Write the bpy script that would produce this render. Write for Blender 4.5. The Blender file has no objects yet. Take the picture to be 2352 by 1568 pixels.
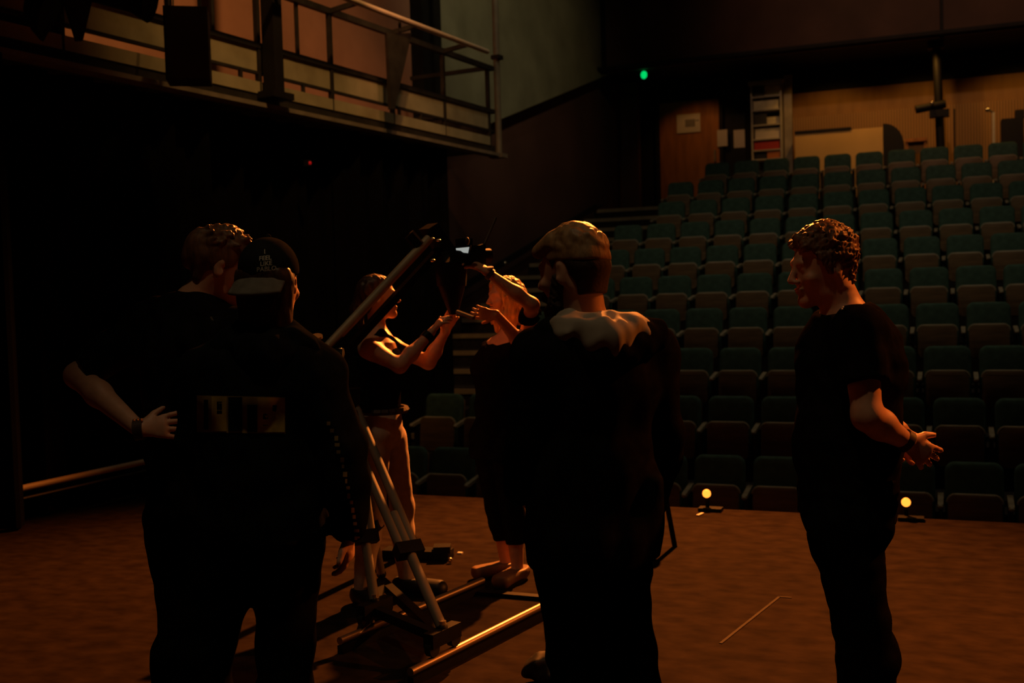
import bpy, bmesh, math, random
import numpy as np
from mathutils import Vector
from mathutils.bvhtree import BVHTree

random.seed(7)
SC = bpy.context.scene
COL = SC.collection

# ------------------------------------------------------------------ camera
FPX, CX, CY, EYE = 2500.0, 1176.0, 784.0, 1.55
YAW = math.radians(21.95)
PITCH = math.atan((CY - 675.0) / FPX)
ROLL = math.radians(1.66)
RT = np.array([math.cos(YAW), math.sin(YAW), 0.0])      # camera right, level
FW = np.array([-math.sin(YAW), math.cos(YAW), 0.0])     # camera forward, level
UP = np.array([0.0, 0.0, 1.0])
_f = FW * math.cos(PITCH) - UP * math.sin(PITCH)
_u = UP * math.cos(PITCH) + FW * math.sin(PITCH)
_r = RT * math.cos(ROLL) - _u * math.sin(ROLL)
_u = _u * math.cos(ROLL) + RT * math.sin(ROLL)
EYEP = np.array([0.0, 0.0, EYE])

cam_data = bpy.data.cameras.new('camera')
cam = bpy.data.objects.new('camera', cam_data)
COL.objects.link(cam)
cam_data.sensor_width = 36.0
cam_data.lens = 36.0 * FPX / 2352.0
cam_data.clip_end = 200
from mathutils import Matrix
cam.matrix_world = Matrix(((_r[0], _u[0], -_f[0], 0), (_r[1], _u[1], -_f[1], 0), (_r[2], _u[2], -_f[2], EYE), (0, 0, 0, 1)))
cam_data.dof.use_dof = True
cam_data.dof.focus_distance = 3.9
cam_data.dof.aperture_fstop = 3.4
SC.camera = cam

# ------------------------------------------------------------------ world, exposure, lights
SC.view_settings.view_transform = 'Standard'
SC.view_settings.look = 'None'
SC.view_settings.gamma = 1.0
SC.view_settings.use_curve_mapping = False
SC.view_settings.exposure = 0.0
W = bpy.data.worlds.new('dark_hall'); SC.world = W
W.use_nodes = True
W.node_tree.nodes['Background'].inputs[0].default_value = (1.0, 0.72, 0.45, 1)
W.node_tree.nodes['Background'].inputs[1].default_value = 0.0012

def level(r, f, z):            # a place given by metres right of, ahead of and above the camera's floor point
    return RT * r + FW * f + UP * z

def aim(o, target):
    d = Vector(target) - o.location
    o.rotation_euler = d.to_track_quat('-Z', 'Y').to_euler()

def spot(name, loc, target, watts, color, angle, blend=0.5, radius=0.06):
    l = bpy.data.lights.new(name, 'SPOT'); l.energy = watts; l.color = color
    l.spot_size = math.radians(angle); l.spot_blend = blend; l.shadow_soft_size = radius
    o = bpy.data.objects.new(name, l); COL.objects.link(o)
    o.location = Vector(loc); aim(o, target)
    return o

def point(name, loc, watts, color, radius=0.05):
    l = bpy.data.lights.new(name, 'POINT'); l.energy = watts; l.color = color; l.shadow_soft_size = radius
    o = bpy.data.objects.new(name, l); COL.objects.link(o); o.location = Vector(loc)
    return o

ORANGE = (1.0, 0.25, 0.035)
AMBER = (1.0, 0.48, 0.14)
WARM = (1.0, 0.70, 0.36)
spot('stage_lantern_light', level(1.9, 10.8, 5.4), level(-0.1, 4.8, 1.0), 8600, ORANGE, 74, 0.8, 0.08)
spot('side_lantern_light', level(5.2, 4.8, 4.8), level(2.0, 3.1, 0.2), 1350, (1.0, 0.22, 0.026), 54, 0.8, 0.08)
spot('rail_fill_light', level(6.5, 6.2, 2.3), level(-0.15, 5.0, 0.0), 600, ORANGE, 14, 0.7, 0.06)  # added unseen fill: brings out the rail highlights and lights the ankles
spot('overhead_work_light', level(-0.4, 1.8, 7.0), level(-0.1, 3.2, 0.0), 115, WARM, 35, 0.7, 0.15)
spot('crane_fill_light', level(-1.6, 3.6, 7.0), level(-0.75, 5.4, 1.5), 70, WARM, 26, 0.8, 0.12)  # extra unseen fill, put in to brighten the crane arm
for x, y in [(-4.2, 11.6), (-2.0, 11.6), (0.4, 11.6), (2.6, 11.6)]:
    spot('house_downlight', (x, y, 8.6), (x, y + 2.6, 0.6), 64, (1.0, 0.80, 0.50), 112, 1.0, 0.12)
for x in (-5.0, -2.4, 0.2, 2.8):
    spot('front_spill_fill', (x, 8.7, 8.8), (x, 7.6, 0.0), 48, (1.0, 0.74, 0.42), 46, 1.0, 0.12)  # added fills standing in for house-light spill on the stage edge
spot('bridge_wall_light', (-3.2, 7.0, 8.6), (-7.0, 9.6, 4.2), 540, AMBER, 62, 0.8, 0.12)
spot('side_wall_fill', (-1.5, 11.5, 8.8), (-6.4, 15.5, 6.4), 230, (1.0, 0.78, 0.40), 52, 0.9, 0.12)  # made-up fill that lifts the grey-green wall panel out of the dark
spot('bulkhead_bounce_fill', (-0.5, 12.5, 8.6), (0.2, 19.8, 6.8), 330, (1.0, 0.52, 0.28), 70, 0.9, 0.12)  # added fill imitating house light bounced onto the bulkhead
for x in [-2.0, -0.4, 1.2]:
    spot('control_desk_light', (x, 20.0, 5.55), (x, 21.1, 3.7), 25, (1.0, 0.43, 0.06), 110, 0.6, 0.04)
spot('doorway_light', (-4.4, 20.2, 5.5), (-4.5, 21.4, 3.8), 9, (1.0, 0.40, 0.08), 90, 0.6, 0.04)
spot('aisle_light', (-4.6, 9.5, 5.2), (-7.0, 12.6, 2.6), 36, (1.0, 0.40, 0.16), 60, 1.0, 0.10)

# ------------------------------------------------------------------ pixel helpers (photo pixel + distance -> place in the hall)
def ray(px, py): return _f + _r * ((px - CX) / FPX) - _u * ((py - CY) / FPX)
def at(px, py, d): return EYEP + ray(px, py) * d
def on_floor(px, py, z=0.0):
    r = ray(px, py); return EYEP + r * ((z - EYE) / r[2])
def on_y(px, py, Y):
    r = ray(px, py); return EYEP + r * (Y / r[1])
def proj(P):
    v = np.asarray(P, float) - EYEP; d = v @ _f
    return CX + FPX * (v @ _r) / d, CY - FPX * (v @ _u) / d, d

def nrm(v):
    v = np.asarray(v, float); return v / np.linalg.norm(v)

# ------------------------------------------------------------------ materials
MATS = {}
def mat(name, color, rough=0.6, var=0.25, scale=8.0, bump=0.0, metal=0.0, spec=0.3, coat=0.0, stretch=None):
    m = bpy.data.materials.new(name); m.use_nodes = True
    nt = m.node_tree; b = nt.nodes['Principled BSDF']
    tc = nt.nodes.new('ShaderNodeTexCoord'); mp = nt.nodes.new('ShaderNodeMapping')
    if stretch: mp.inputs['Scale'].default_value = stretch
    nt.links.new(tc.outputs['Object'], mp.inputs[0])
    no = nt.nodes.new('ShaderNodeTexNoise'); no.inputs['Scale'].default_value = scale; no.inputs['Detail'].default_value = 5
    nt.links.new(mp.outputs[0], no.inputs['Vector'])
    rp = nt.nodes.new('ShaderNodeValToRGB')
    lo = [max(0, c * (1 - var)) for c in color]; hi = [min(1, c * (1 + var)) for c in color]
    rp.color_ramp.elements[0].position = 0.3; rp.color_ramp.elements[1].position = 0.7
    rp.color_ramp.elements[0].color = (*lo, 1); rp.color_ramp.elements[1].color = (*hi, 1)
    nt.links.new(no.outputs['Fac'], rp.inputs[0]); nt.links.new(rp.outputs[0], b.inputs['Base Color'])
    b.inputs['Roughness'].default_value = rough; b.inputs['Metallic'].default_value = metal
    b.inputs['Specular IOR Level'].default_value = spec; b.inputs['Coat Weight'].default_value = coat
    if bump:
        bp = nt.nodes.new('ShaderNodeBump'); bp.inputs['Strength'].default_value = bump; bp.inputs['Distance'].default_value = 0.01
        nt.links.new(no.outputs['Fac'], bp.inputs['Height']); nt.links.new(bp.outputs[0], b.inputs['Normal'])
    MATS[name] = m
    return m

def emit(name, color, strength):
    m = bpy.data.materials.new(name); m.use_nodes = True
    b = m.node_tree.nodes['Principled BSDF']
    b.inputs['Base Color'].default_value = (*[c * .5 for c in color], 1)
    b.inputs['Emission Color'].default_value = (*color, 1); b.inputs['Emission Strength'].default_value = strength
    MATS[name] = m
    return m

M = MATS
mat('stage_floor', (0.0185, 0.0125, 0.0085), 0.8, 0.38, 7.0, 0.15, spec=0.01, stretch=(1, 1.5, 1))
mat('black_paint', (0.012, 0.011, 0.010), 0.7, 0.3, 5)
mat('black_drape', (0.004, 0.0037, 0.0035), 0.95, 0.4, 3, spec=0.05)
mat('tier_carpet', (0.030, 0.024, 0.022), 0.95, 0.3, 20, spec=0.05)
mat('brown_board', (0.085, 0.045, 0.033), 0.7, 0.25, 1.2)
mat('grey_green_wall', (0.30, 0.29, 0.20), 0.85, 0.18, 1.6)
mat('pink_plaster', (0.54, 0.26, 0.17), 0.85, 0.12, 2.0)
mat('maroon_wall', (0.13, 0.062, 0.048), 0.8, 0.25, 0.8)
mat('steel_dark', (0.05, 0.047, 0.040), 0.5, 0.3, 6, metal=0.3)
mat('speaker_paint', (0.05, 0.038, 0.028), 0.6, 0.2, 6)
mat('steel_grey', (0.34, 0.30, 0.23), 0.5, 0.25, 4, metal=0.2)
mat('beige_panel', (0.44, 0.40, 0.25), 0.75, 0.25, 2.5)
mat('pale_tube', (0.40, 0.34, 0.24), 0.55, 0.15, 6, metal=0.2)
mat('teal_cloth', (0.068, 0.125, 0.100), 0.9, 0.2, 14, 0.1, spec=0.1)
mat('seat_wood', (0.20, 0.125, 0.065), 0.5, 0.25, 3, stretch=(1, 1, 8))
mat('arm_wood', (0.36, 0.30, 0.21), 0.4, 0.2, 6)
mat('seat_metal', (0.015, 0.015, 0.015), 0.5, 0.2, 6)
mat('nosing', (0.34, 0.27, 0.17), 0.6, 0.2, 5)
mat('door_wood', (0.42, 0.165, 0.035), 0.5, 0.25, 1.5, stretch=(6, 6, 1))
mat('desk_ply', (0.72, 0.47, 0.17), 0.5, 0.08, 1.5)
mat('wood_plain', (0.30, 0.155, 0.045), 0.55, 0.15, 1.5, stretch=(5, 5, 1))
mat('paper', (0.75, 0.68, 0.58), 0.8, 0.06, 4)
mat('print_grey', (0.30, 0.27, 0.24), 0.8, 0.1, 10)
mat('rack_grey', (0.48, 0.45, 0.38), 0.6, 0.1, 5)
mat('red_card', (0.50, 0.05, 0.03), 0.6, 0.1, 5)
mat('orange_card', (0.60, 0.20, 0.05), 0.6, 0.1, 5)
mat('pale_card', (0.72, 0.66, 0.44), 0.7, 0.15, 8)
mat('dark_card', (0.06, 0.06, 0.05), 0.7, 0.1, 5)
mat('skin', (0.56, 0.30, 0.20), 0.5, 0.10, 25, 0.03, spec=0.35)
mat('hair_brown', (0.16, 0.075, 0.035), 0.5, 0.4, 60, 0.3, stretch=(1, 1, .3))
mat('hair_dark', (0.06, 0.026, 0.016), 0.45, 0.4, 60, 0.3, stretch=(1, 1, .3))
mat('hair_blond', (0.48, 0.27, 0.10), 0.45, 0.3, 60, 0.3, stretch=(1, 1, .3))
mat('hair_sand', (0.27, 0.15, 0.065), 0.5, 0.35, 60, 0.3, stretch=(1, 1, .3))
mat('hair_shaved', (0.040, 0.021, 0.012), 0.8, 0.3, 80, 0.2)
mat('black_cotton', (0.008, 0.0075, 0.0075), 0.9, 0.3, 25, 0.15, spec=0.0)
mat('navy_hoodie', (0.008, 0.009, 0.010), 0.92, 0.3, 25, 0.15, spec=0.0)
mat('dark_denim', (0.006, 0.006, 0.007), 0.9, 0.3, 25, 0.15, spec=0.0)
mat('grey_lining', (0.34, 0.29, 0.24), 0.85, 0.12, 18, 0.1)
mat('pale_jeans', (0.50, 0.38, 0.33), 0.8, 0.15, 25, 0.1)
mat('cap_cloth', (0.016, 0.016, 0.016), 0.9, 0.2, 30, 0.1, spec=0.0)
mat('cap_peak', (0.14, 0.125, 0.11), 0.85, 0.2, 30)
mat('white_thread', (0.62, 0.58, 0.50), 0.8, 0.05, 30)
mat('shoe_black', (0.012, 0.011, 0.011), 0.5, 0.2, 20)
mat('shoe_tan', (0.16, 0.09, 0.05), 0.5, 0.2, 20)
mat('leather', (0.05, 0.03, 0.02), 0.5, 0.2, 20)
mat('metal_bright', (0.75, 0.66, 0.50), 0.25, 0.05, 10, metal=0.9)
mat('alu_leg', (0.17, 0.145, 0.115), 0.65, 0.12, 8)
mat('rig_black', (0.006, 0.006, 0.006), 0.5, 0.2, 10, spec=0.12)
mat('rail_steel', (0.30, 0.23, 0.17), 0.38, 0.08, 12, metal=0.8)
mat('glass_dark', (0.01, 0.01, 0.012), 0.1, 0.05, 5)
mat('white_pipe', (0.75, 0.60, 0.44), 0.5, 0.1, 5)
mat('tape', (0.036, 0.027, 0.018), 0.7, 0.15, 12, spec=0.05)
mat('mustard_print', (0.52, 0.37, 0.07), 0.8, 0.45, 14)
mat('mustard_dim', (0.30, 0.21, 0.055), 0.8, 0.4, 14)
mat('equipment', (0.009, 0.008, 0.007), 0.6, 0.2, 6)
emit('bulb_glow', (1.0, 0.27, 0.028), 2.4)
emit('green_glow', (0.0, 0.75, 0.16), 0.9)
emit('red_glow', (0.8, 0.01, 0.01), 0.30)
emit('screen_glow', (0.72, 0.78, 0.74), 0.42)

def slat_material():
    m = bpy.data.materials.new('slatted_wood'); m.use_nodes = True
    nt = m.node_tree; b = nt.nodes['Principled BSDF']
    tc = nt.nodes.new('ShaderNodeTexCoord')
    wv = nt.nodes.new('ShaderNodeTexWave'); wv.bands_direction = 'X'; wv.inputs['Scale'].default_value = 6.5
    wv.inputs['Distortion'].default_value = 0.0
    nt.links.new(tc.outputs['Object'], wv.inputs['Vector'])
    rp = nt.nodes.new('ShaderNodeValToRGB')
    rp.color_ramp.elements[0].color = (0.15, 0.085, 0.026, 1); rp.color_ramp.elements[1].color = (0.38, 0.20, 0.058, 1)
    rp.color_ramp.elements[0].position = 0.05; rp.color_ramp.elements[1].position = 0.4
    nt.links.new(wv.outputs['Fac'], rp.inputs[0]); nt.links.new(rp.outputs[0], b.inputs['Base Color'])
    bp = nt.nodes.new('ShaderNodeBump'); bp.inputs['Strength'].default_value = 0.5; bp.inputs['Distance'].default_value = 0.01
    nt.links.new(wv.outputs['Fac'], bp.inputs['Height']); nt.links.new(bp.outputs[0], b.inputs['Normal'])
    b.inputs['Roughness'].default_value = 0.55
    MATS['slatted_wood'] = m
slat_material()

# ------------------------------------------------------------------ object helpers
def tag(o, label=None, cat=None, group=None, kind=None):
    if label: o['label'] = label
    if cat: o['category'] = cat
    if group: o['group'] = group
    if kind: o['kind'] = kind
    return o

def thing(name, loc, label, cat, group=None, rz=0.0):
    o = bpy.data.objects.new(name, None); COL.objects.link(o)
    o.location = Vector(loc); o.rotation_euler = (0, 0, rz); o.empty_display_size = 0.1
    MW[o.name] = Matrix.Translation(Vector(loc)) @ Matrix.Rotation(rz, 4, 'Z')
    return tag(o, label, cat, group)
MW = {}

class MB:
    """collects shapes; build() links them as one mesh object"""
    def __init__(s): s.v = []; s.f = []
    def add(s, v, f):
        n = len(s.v); s.v += [tuple(float(c) for c in p) for p in v]; s.f += [tuple(i + n for i in q) for q in f]; return s
    def box(s, c, size, ax=None):
        c = np.asarray(c, float); h = np.asarray(size, float) / 2
        A = np.eye(3) if ax is None else np.asarray(ax, float)
        P = [c + A[0] * (h[0] * i) + A[1] * (h[1] * j) + A[2] * (h[2] * k) for k in (-1, 1) for j in (-1, 1) for i in (-1, 1)]
        return s.add(P, [(0, 2, 3, 1), (4, 5, 7, 6), (0, 1, 5, 4), (2, 6, 7, 3), (0, 4, 6, 2), (1, 3, 7, 5)])
    def bar(s, p, q, w, h, up=(0, 0, 1)):
        p = np.asarray(p, float); q = np.asarray(q, float); d = nrm(q - p)
        side = np.cross(d, np.asarray(up, float))
        side = nrm(side) if np.linalg.norm(side) > 1e-6 else np.array([1., 0, 0])
        u = np.cross(side, d)
        return s.box((p + q) / 2, (np.linalg.norm(q - p), w, h), (d, side, u))
    def tube(s, p, q, r, n=10, r2=None):
        p = np.asarray(p, float); q = np.asarray(q, float); d = nrm(q - p); r2 = r if r2 is None else r2
        a = nrm(np.cross(d, [0, 0, 1] if abs(d[2]) < .9 else [1, 0, 0])); b = np.cross(d, a)
        P = []
        for c, rr in ((p, r), (q, r2)):
            P += [c + (a * math.cos(2 * math.pi * i / n) + b * math.sin(2 * math.pi * i / n)) * rr for i in range(n)]
        F = [(i, (i + 1) % n, n + (i + 1) % n, n + i) for i in range(n)]
        return s.add(P, F + [tuple(range(n))[::-1], tuple(range(n, 2 * n))])
    def path(s, pts, r, n=8):
        for a, b in zip(pts[:-1], pts[1:]): s.tube(a, b, r, n)
        return s
    def ball(s, c, r, n=12, m=8, sc=(1, 1, 1)):
        c = np.asarray(c, float); P = [c + np.array([0, 0, r * sc[2]])]
        for j in range(1, m):
            t = math.pi * j / m
            P += [c + r * np.array([math.sin(t) * math.cos(2 * math.pi * i / n) * sc[0], math.sin(t) * math.sin(2 * math.pi * i / n) * sc[1], math.cos(t) * sc[2]]) for i in range(n)]
        P.append(c - np.array([0, 0, r * sc[2]])); F = []
        for i in range(n): F.append((0, 1 + i, 1 + (i + 1) % n))
        for j in range(m - 2):
            for i in range(n):
                a = 1 + j * n
                F.append((a + i, a + n + i, a + n + (i + 1) % n, a + (i + 1) % n))
        a = 1 + (m - 2) * n; L = len(P) - 1
        for i in range(n): F.append((a + i, L, a + (i + 1) % n))
        return s.add(P, F)
    def prism(s, poly, vec):
        poly = [np.asarray(p, float) for p in poly]; vec = np.asarray(vec, float); n = len(poly)
        return s.add(poly + [p + vec for p in poly], [tuple(range(n))[::-1], tuple(range(n, 2 * n))] + [(i, (i + 1) % n, n + (i + 1) % n, n + i) for i in range(n)])
    def slab(s, outline, y0, y1, inset, bend=0.0):
        """rounded cushion from an outline in x,z, between y0 and y1"""
        O = np.asarray(outline, float); c = (O.min(0) + O.max(0)) / 2; hw = (O.max(0) - O.min(0)) / 2
        def ring(y, ins):
            k = 1 - ins / hw
            return [(c[0] + (p[0] - c[0]) * k[0], y + bend * (p[0] - c[0]) ** 2, c[1] + (p[1] - c[1]) * k[1]) for p in O]
        n = len(O); V = ring(y0, inset) + ring(y0 + inset * .35, inset * .3) + ring(y0 + inset, 0) + ring(y1 - inset, 0) + ring(y1 - inset * .35, inset * .3) + ring(y1, inset)
        F = [tuple(range(n))]
        for k in range(5):
            F += [(k * n + i, (k + 1) * n + i, (k + 1) * n + (i + 1) % n, k * n + (i + 1) % n) for i in range(n)]
        F.append(tuple(range(5 * n, 6 * n))[::-1])
        return s.add(V, F)
    def mesh(s, name, m, smooth=False):
        me = bpy.data.meshes.new(name); me.from_pydata(s.v, [], s.f)
        bm = bmesh.new(); bm.from_mesh(me); bmesh.ops.recalc_face_normals(bm, faces=bm.faces); bm.to_mesh(me); bm.free()
        if smooth:
            me.polygons.foreach_set('use_smooth', [True] * len(me.polygons))
            try: me.set_sharp_from_angle(angle=math.radians(40))
            except Exception: pass
        me.materials.append(M[m] if isinstance(m, str) else m)
        return me
    def build(s, name, m, parent=None, smooth=False, world=True):
        return link(name, s.mesh(name, m, smooth), parent, world)

def link(name, me, parent=None, world=True):
    o = bpy.data.objects.new(name, me); COL.objects.link(o)
    if parent is not None:
        o.parent = parent
        if world:                                    # mesh given in world coordinates
            root = parent
            while root.parent is not None: root = root.parent
            o.data.transform(MW[root.name].inverted()) if root.name in MW else None
    return o

def origin_to_base(o):
    """move a single-mesh thing's origin to the centre of its base"""
    me = o.data; n = len(me.vertices); co = np.empty(n * 3, np.float32); me.vertices.foreach_get('co', co); co = co.reshape(-1, 3)
    c = (co.min(0) + co.max(0)) / 2; c[2] = co[:, 2].min()
    me.transform(Matrix.Translation(-Vector(c.tolist()))); o.location = Vector(c.tolist())
    return o

def single(name, mb, m, label, cat, group=None, smooth=False):
    o = mb.build(name, m, smooth=smooth); origin_to_base(o)
    MW[o.name] = Matrix.Translation(o.location)
    return tag(o, label, cat, group)

def struct(name, mb, m, parent=None):
    o = mb.build(name, m, parent)
    if parent is None: o['kind'] = 'structure'
    return o

ORD = ['first', 'second', 'third', 'fourth', 'fifth', 'sixth', 'seventh', 'eighth', 'ninth', 'tenth', 'eleventh', 'twelfth', 'thirteenth', 'fourteenth', 'fifteenth', 'sixteenth', 'seventeenth']

# ------------------------------------------------------------------ implicit surfaces for bodies and cloth
class Sdf:
    def __init__(s, h=0.007):
        s.h = h; s.ops = []; s.lo = np.full(3, 1e9); s.hi = np.full(3, -1e9); s.disp = None
    def _grow(s, lo, hi):
        s.lo = np.minimum(s.lo, lo); s.hi = np.maximum(s.hi, hi)
    def cone(s, p, r1, q, r2, k=0.02, op='+'):
        p = np.asarray(p, float); q = np.asarray(q, float); R = max(r1, r2)
        lo = np.minimum(p, q) - R; hi = np.maximum(p, q) + R
        if op == '+': s._grow(lo, hi)
        def f(X, Y, Z):
            d = q - p; L2 = d @ d + 1e-12
            x, y, z = X - p[0], Y - p[1], Z - p[2]
            t = np.clip((x * d[0] + y * d[1] + z * d[2]) / L2, 0, 1)
            return np.sqrt((x - t * d[0]) ** 2 + (y - t * d[1]) ** 2 + (z - t * d[2]) ** 2) - (r1 + (r2 - r1) * t)
        s.ops.append((op, lo, hi, k, f)); return s
    def seg(s, p, a1, b1, q, a2, b2, lat, k=0.03, op='+'):
        """tapered elliptic segment; a = half width along lat, b = half depth"""
        p = np.asarray(p, float); q = np.asarray(q, float); d = q - p; L = np.linalg.norm(d); d = d / L
        lat = np.asarray(lat, float); lat = nrm(lat - d * (lat @ d)); fr = np.cross(d, lat)
        R = max(a1, b1, a2, b2); lo = np.minimum(p, q) - R; hi = np.maximum(p, q) + R
        if op == '+': s._grow(lo, hi)
        def f(X, Y, Z):
            x, y, z = X - p[0], Y - p[1], Z - p[2]
            ax = x * d[0] + y * d[1] + z * d[2]
            t = np.clip(ax / L, 0, 1); e = ax - t * L
            a = a1 + (a2 - a1) * t; b = b1 + (b2 - b1) * t; c = np.minimum(a, b)
            u = x * lat[0] + y * lat[1] + z * lat[2]; v = x * fr[0] + y * fr[1] + z * fr[2]
            return (np.sqrt((u / a) ** 2 + (v / b) ** 2 + (e / c) ** 2) - 1) * c
        s.ops.append((op, lo, hi, k, f)); return s
    def ell(s, c, A, r, k=0.015, op='+'):
        c = np.asarray(c, float); A = np.asarray(A, float); r = np.asarray(r, float); R = r.max()
        lo, hi = c - R, c + R
        if op == '+': s._grow(lo, hi)
        def f(X, Y, Z):
            x, y, z = X - c[0], Y - c[1], Z - c[2]
            q = sum(((x * A[i][0] + y * A[i][1] + z * A[i][2]) / r[i]) ** 2 for i in range(3))
            return (np.sqrt(q) - 1) * r.min()
        s.ops.append((op, lo, hi, k, f)); return s
    def cut(s, p, n, rad=None):
        """remove what lies on the side of plane (p, n) that n points to, everywhere or within rad of p"""
        p = np.asarray(p, float); n = nrm(n)
        lo, hi = (p - rad, p + rad) if rad else (np.full(3, -1e9), np.full(3, 1e9))
        def f(X, Y, Z): return (X - p[0]) * n[0] + (Y - p[1]) * n[1] + (Z - p[2]) * n[2]
        s.ops.append(('cut', lo, hi, 0, f)); return s
    def ripple(s, amp, wl, seed=1, n=10, lo=None, stretch=(1, 1, 1)):
        s.disp = (amp, wl, seed, n, stretch); return s
    def arrays(s):
        h = s.h; pad = 4 * h
        lo = s.lo - pad; N = np.ceil((s.hi + pad - lo) / h).astype(int) + 1
        ax = [np.float32(lo[i]) + np.arange(N[i], dtype=np.float32) * np.float32(h) for i in range(3)]
        F = np.full(N, 0.3, np.float32)
        for op, l, hh, k, f in s.ops:
            m = k + 3 * h + 0.004
            i0 = np.clip(np.floor((l - m - lo) / h), 0, N).astype(int); i1 = np.clip(np.ceil((hh + m - lo) / h) + 1, 0, N).astype(int)
            if np.any(i1 <= i0): continue
            sl = tuple(slice(i0[i], i1[i]) for i in range(3))
            X = ax[0][sl[0]][:, None, None]; Y = ax[1][sl[1]][None, :, None]; Z = ax[2][sl[2]][None, None, :]
            g = f(X, Y, Z).astype(np.float32); o = F[sl]
            if op == '+':
                if k > 0:
                    hq = np.clip(0.5 + 0.5 * (o - g) / k, 0, 1); F[sl] = o * (1 - hq) + g * hq - k * hq * (1 - hq)
                else: F[sl] = np.minimum(o, g)
            elif op == '-':
                hq = np.clip(0.5 - 0.5 * (o + g) / max(k, 1e-4), 0, 1); F[sl] = o * (1 - hq) - g * hq + k * hq * (1 - hq)
            else:
                F[sl] = np.maximum(o, np.broadcast_to(g, o.shape))
        if s.disp:
            amp, wl, seed, n, st = s.disp; rng = np.random.RandomState(seed)
            near = np.abs(F) < 3.5 * h + amp * 2
            idx = np.argwhere(near); P = np.stack([ax[i][idx[:, i]] for i in range(3)], 1) * np.asarray(st)
            D = np.zeros(len(P), np.float32)
            for _ in range(n):
                kv = rng.normal(size=3); kv = kv / np.linalg.norm(kv) * (2 * math.pi / wl) * rng.uniform(.6, 1.8)
                D += np.sin(P @ kv + rng.uniform(0, 6.28))
            F[near] += amp * D / math.sqrt(n)
        for a in range(3):                                     # closed border
            ix = [slice(None)] * 3
            for e in (0, -1):
                ix[a] = e; F[tuple(ix)] = np.maximum(F[tuple(ix)], h)
        return surface_nets(F, lo, h)
    def mesh(s, name, m):
        V, Q = s.arrays()
        return np_mesh(name, V, Q, m)

EDG = [(0, 1), (2, 3), (4, 5), (6, 7), (0, 2), (1, 3), (4, 6), (5, 7), (0, 4), (1, 5), (2, 6), (3, 7)]
COR = np.array([[i & 1, (i >> 1) & 1, (i >> 2) & 1] for i in range(8)])
def surface_nets(F, lo, h):
    I = F < 0; nx, ny, nz = F.shape
    cnt = np.zeros((nx - 1, ny - 1, nz - 1), np.int8)
    for c in COR: cnt += I[c[0]:nx - 1 + c[0], c[1]:ny - 1 + c[1], c[2]:nz - 1 + c[2]]
    act = np.argwhere((cnt > 0) & (cnt < 8))
    val = np.stack([F[act[:, 0] + c[0], act[:, 1] + c[1], act[:, 2] + c[2]] for c in COR], 1)
    acc = np.zeros((len(act), 3)); n = np.zeros(len(act))
    for a, b in EDG:
        va, vb = val[:, a], val[:, b]; m = (va < 0) != (vb < 0)
        t = np.where(m, va / np.where(m, va - vb, 1), 0)[:, None]
        acc += m[:, None] * (COR[a] + (COR[b] - COR[a]) * t); n += m
    V = lo + (act + acc / n[:, None]) * h
    ID = np.full((nx - 1, ny - 1, nz - 1), -1, np.int32); ID[tuple(act.T)] = np.arange(len(act))
    Q = []
    for a in range(3):
        b, c = (a + 1) % 3, (a + 2) % 3
        s0 = [slice(None)] * 3; s1 = [slice(None)] * 3; s0[a] = slice(0, -1); s1[a] = slice(1, None)
        A, B = I[tuple(s0)], I[tuple(s1)]
        for flip, mk in ((False, A & ~B), (True, ~A & B)):
            e = np.argwhere(mk)
            e = e[(e[:, b] > 0) & (e[:, c] > 0) & (e[:, b] < F.shape[b] - 1) & (e[:, c] < F.shape[c] - 1)]
            if not len(e): continue
            def g(db, dc):
                q = e.copy(); q[:, b] += db; q[:, c] += dc; return ID[q[:, 0], q[:, 1], q[:, 2]]
            q = np.stack([g(-1, -1), g(0, -1), g(0, 0), g(-1, 0)], 1)
            Q.append(q[:, ::-1] if flip else q)
    return V, np.concatenate(Q)

def np_mesh(name, V, Q, m):
    me = bpy.data.meshes.new(name); nq = len(Q)
    me.vertices.add(len(V)); me.vertices.foreach_set('co', np.ascontiguousarray(V, np.float32).ravel())
    me.loops.add(nq * 4); me.loops.foreach_set('vertex_index', np.ascontiguousarray(Q, np.int32).ravel())
    me.polygons.add(nq); me.polygons.foreach_set('loop_start', np.arange(0, nq * 4, 4, dtype=np.int32))
    try: me.polygons.foreach_set('loop_total', np.full(nq, 4, np.int32))
    except Exception: pass
    me.polygons.foreach_set('use_smooth', np.ones(nq, bool))
    me.update(calc_edges=True); me.validate()
    me.materials.append(M[m] if isinstance(m, str) else m)
    return me

# ================================================================== THE HALL
STAGE_Y = 7.57
P0 = np.array([-6.10, 7.08, 0.0])                      # foot of the side masking
WD = nrm([0.1005, 0.995, 0]); WN = np.array([WD[1], -WD[0], 0])   # along the side wall; towards the stage
def G(s, o, z): return P0 + WD * s + WN * o + UP * z   # side-wall frame
def g_at(px, py, o=0.0):
    r = ray(px, py); t = ((P0 + WN * o - EYEP) @ WN) / (r @ WN); P = EYEP + r * t
    return (P - P0) @ WD, P[2]
GAX = (WD, WN, UP)
WALL = -1.35                                           # side wall behind the bridge
BACK_Y, BULK_Y = 21.5, 19.85

struct('floor', MB().prism([(-9, -4, 0), (7, -4, 0), (7, STAGE_Y, 0), (-9, STAGE_Y, 0)], (0, 0, -0.12)), 'stage_floor')
struct('trim_1', MB().prism([(-9, STAGE_Y - .03, -0.12), (7, STAGE_Y - .03, -0.12), (7, STAGE_Y - .03, -0.95), (-9, STAGE_Y - .03, -0.95)], (0, .02, 0)), 'black_paint')
struct('ceiling', MB().box((-1, 9, 9.6), (18, 28, 0.1)), 'black_paint')

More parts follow.
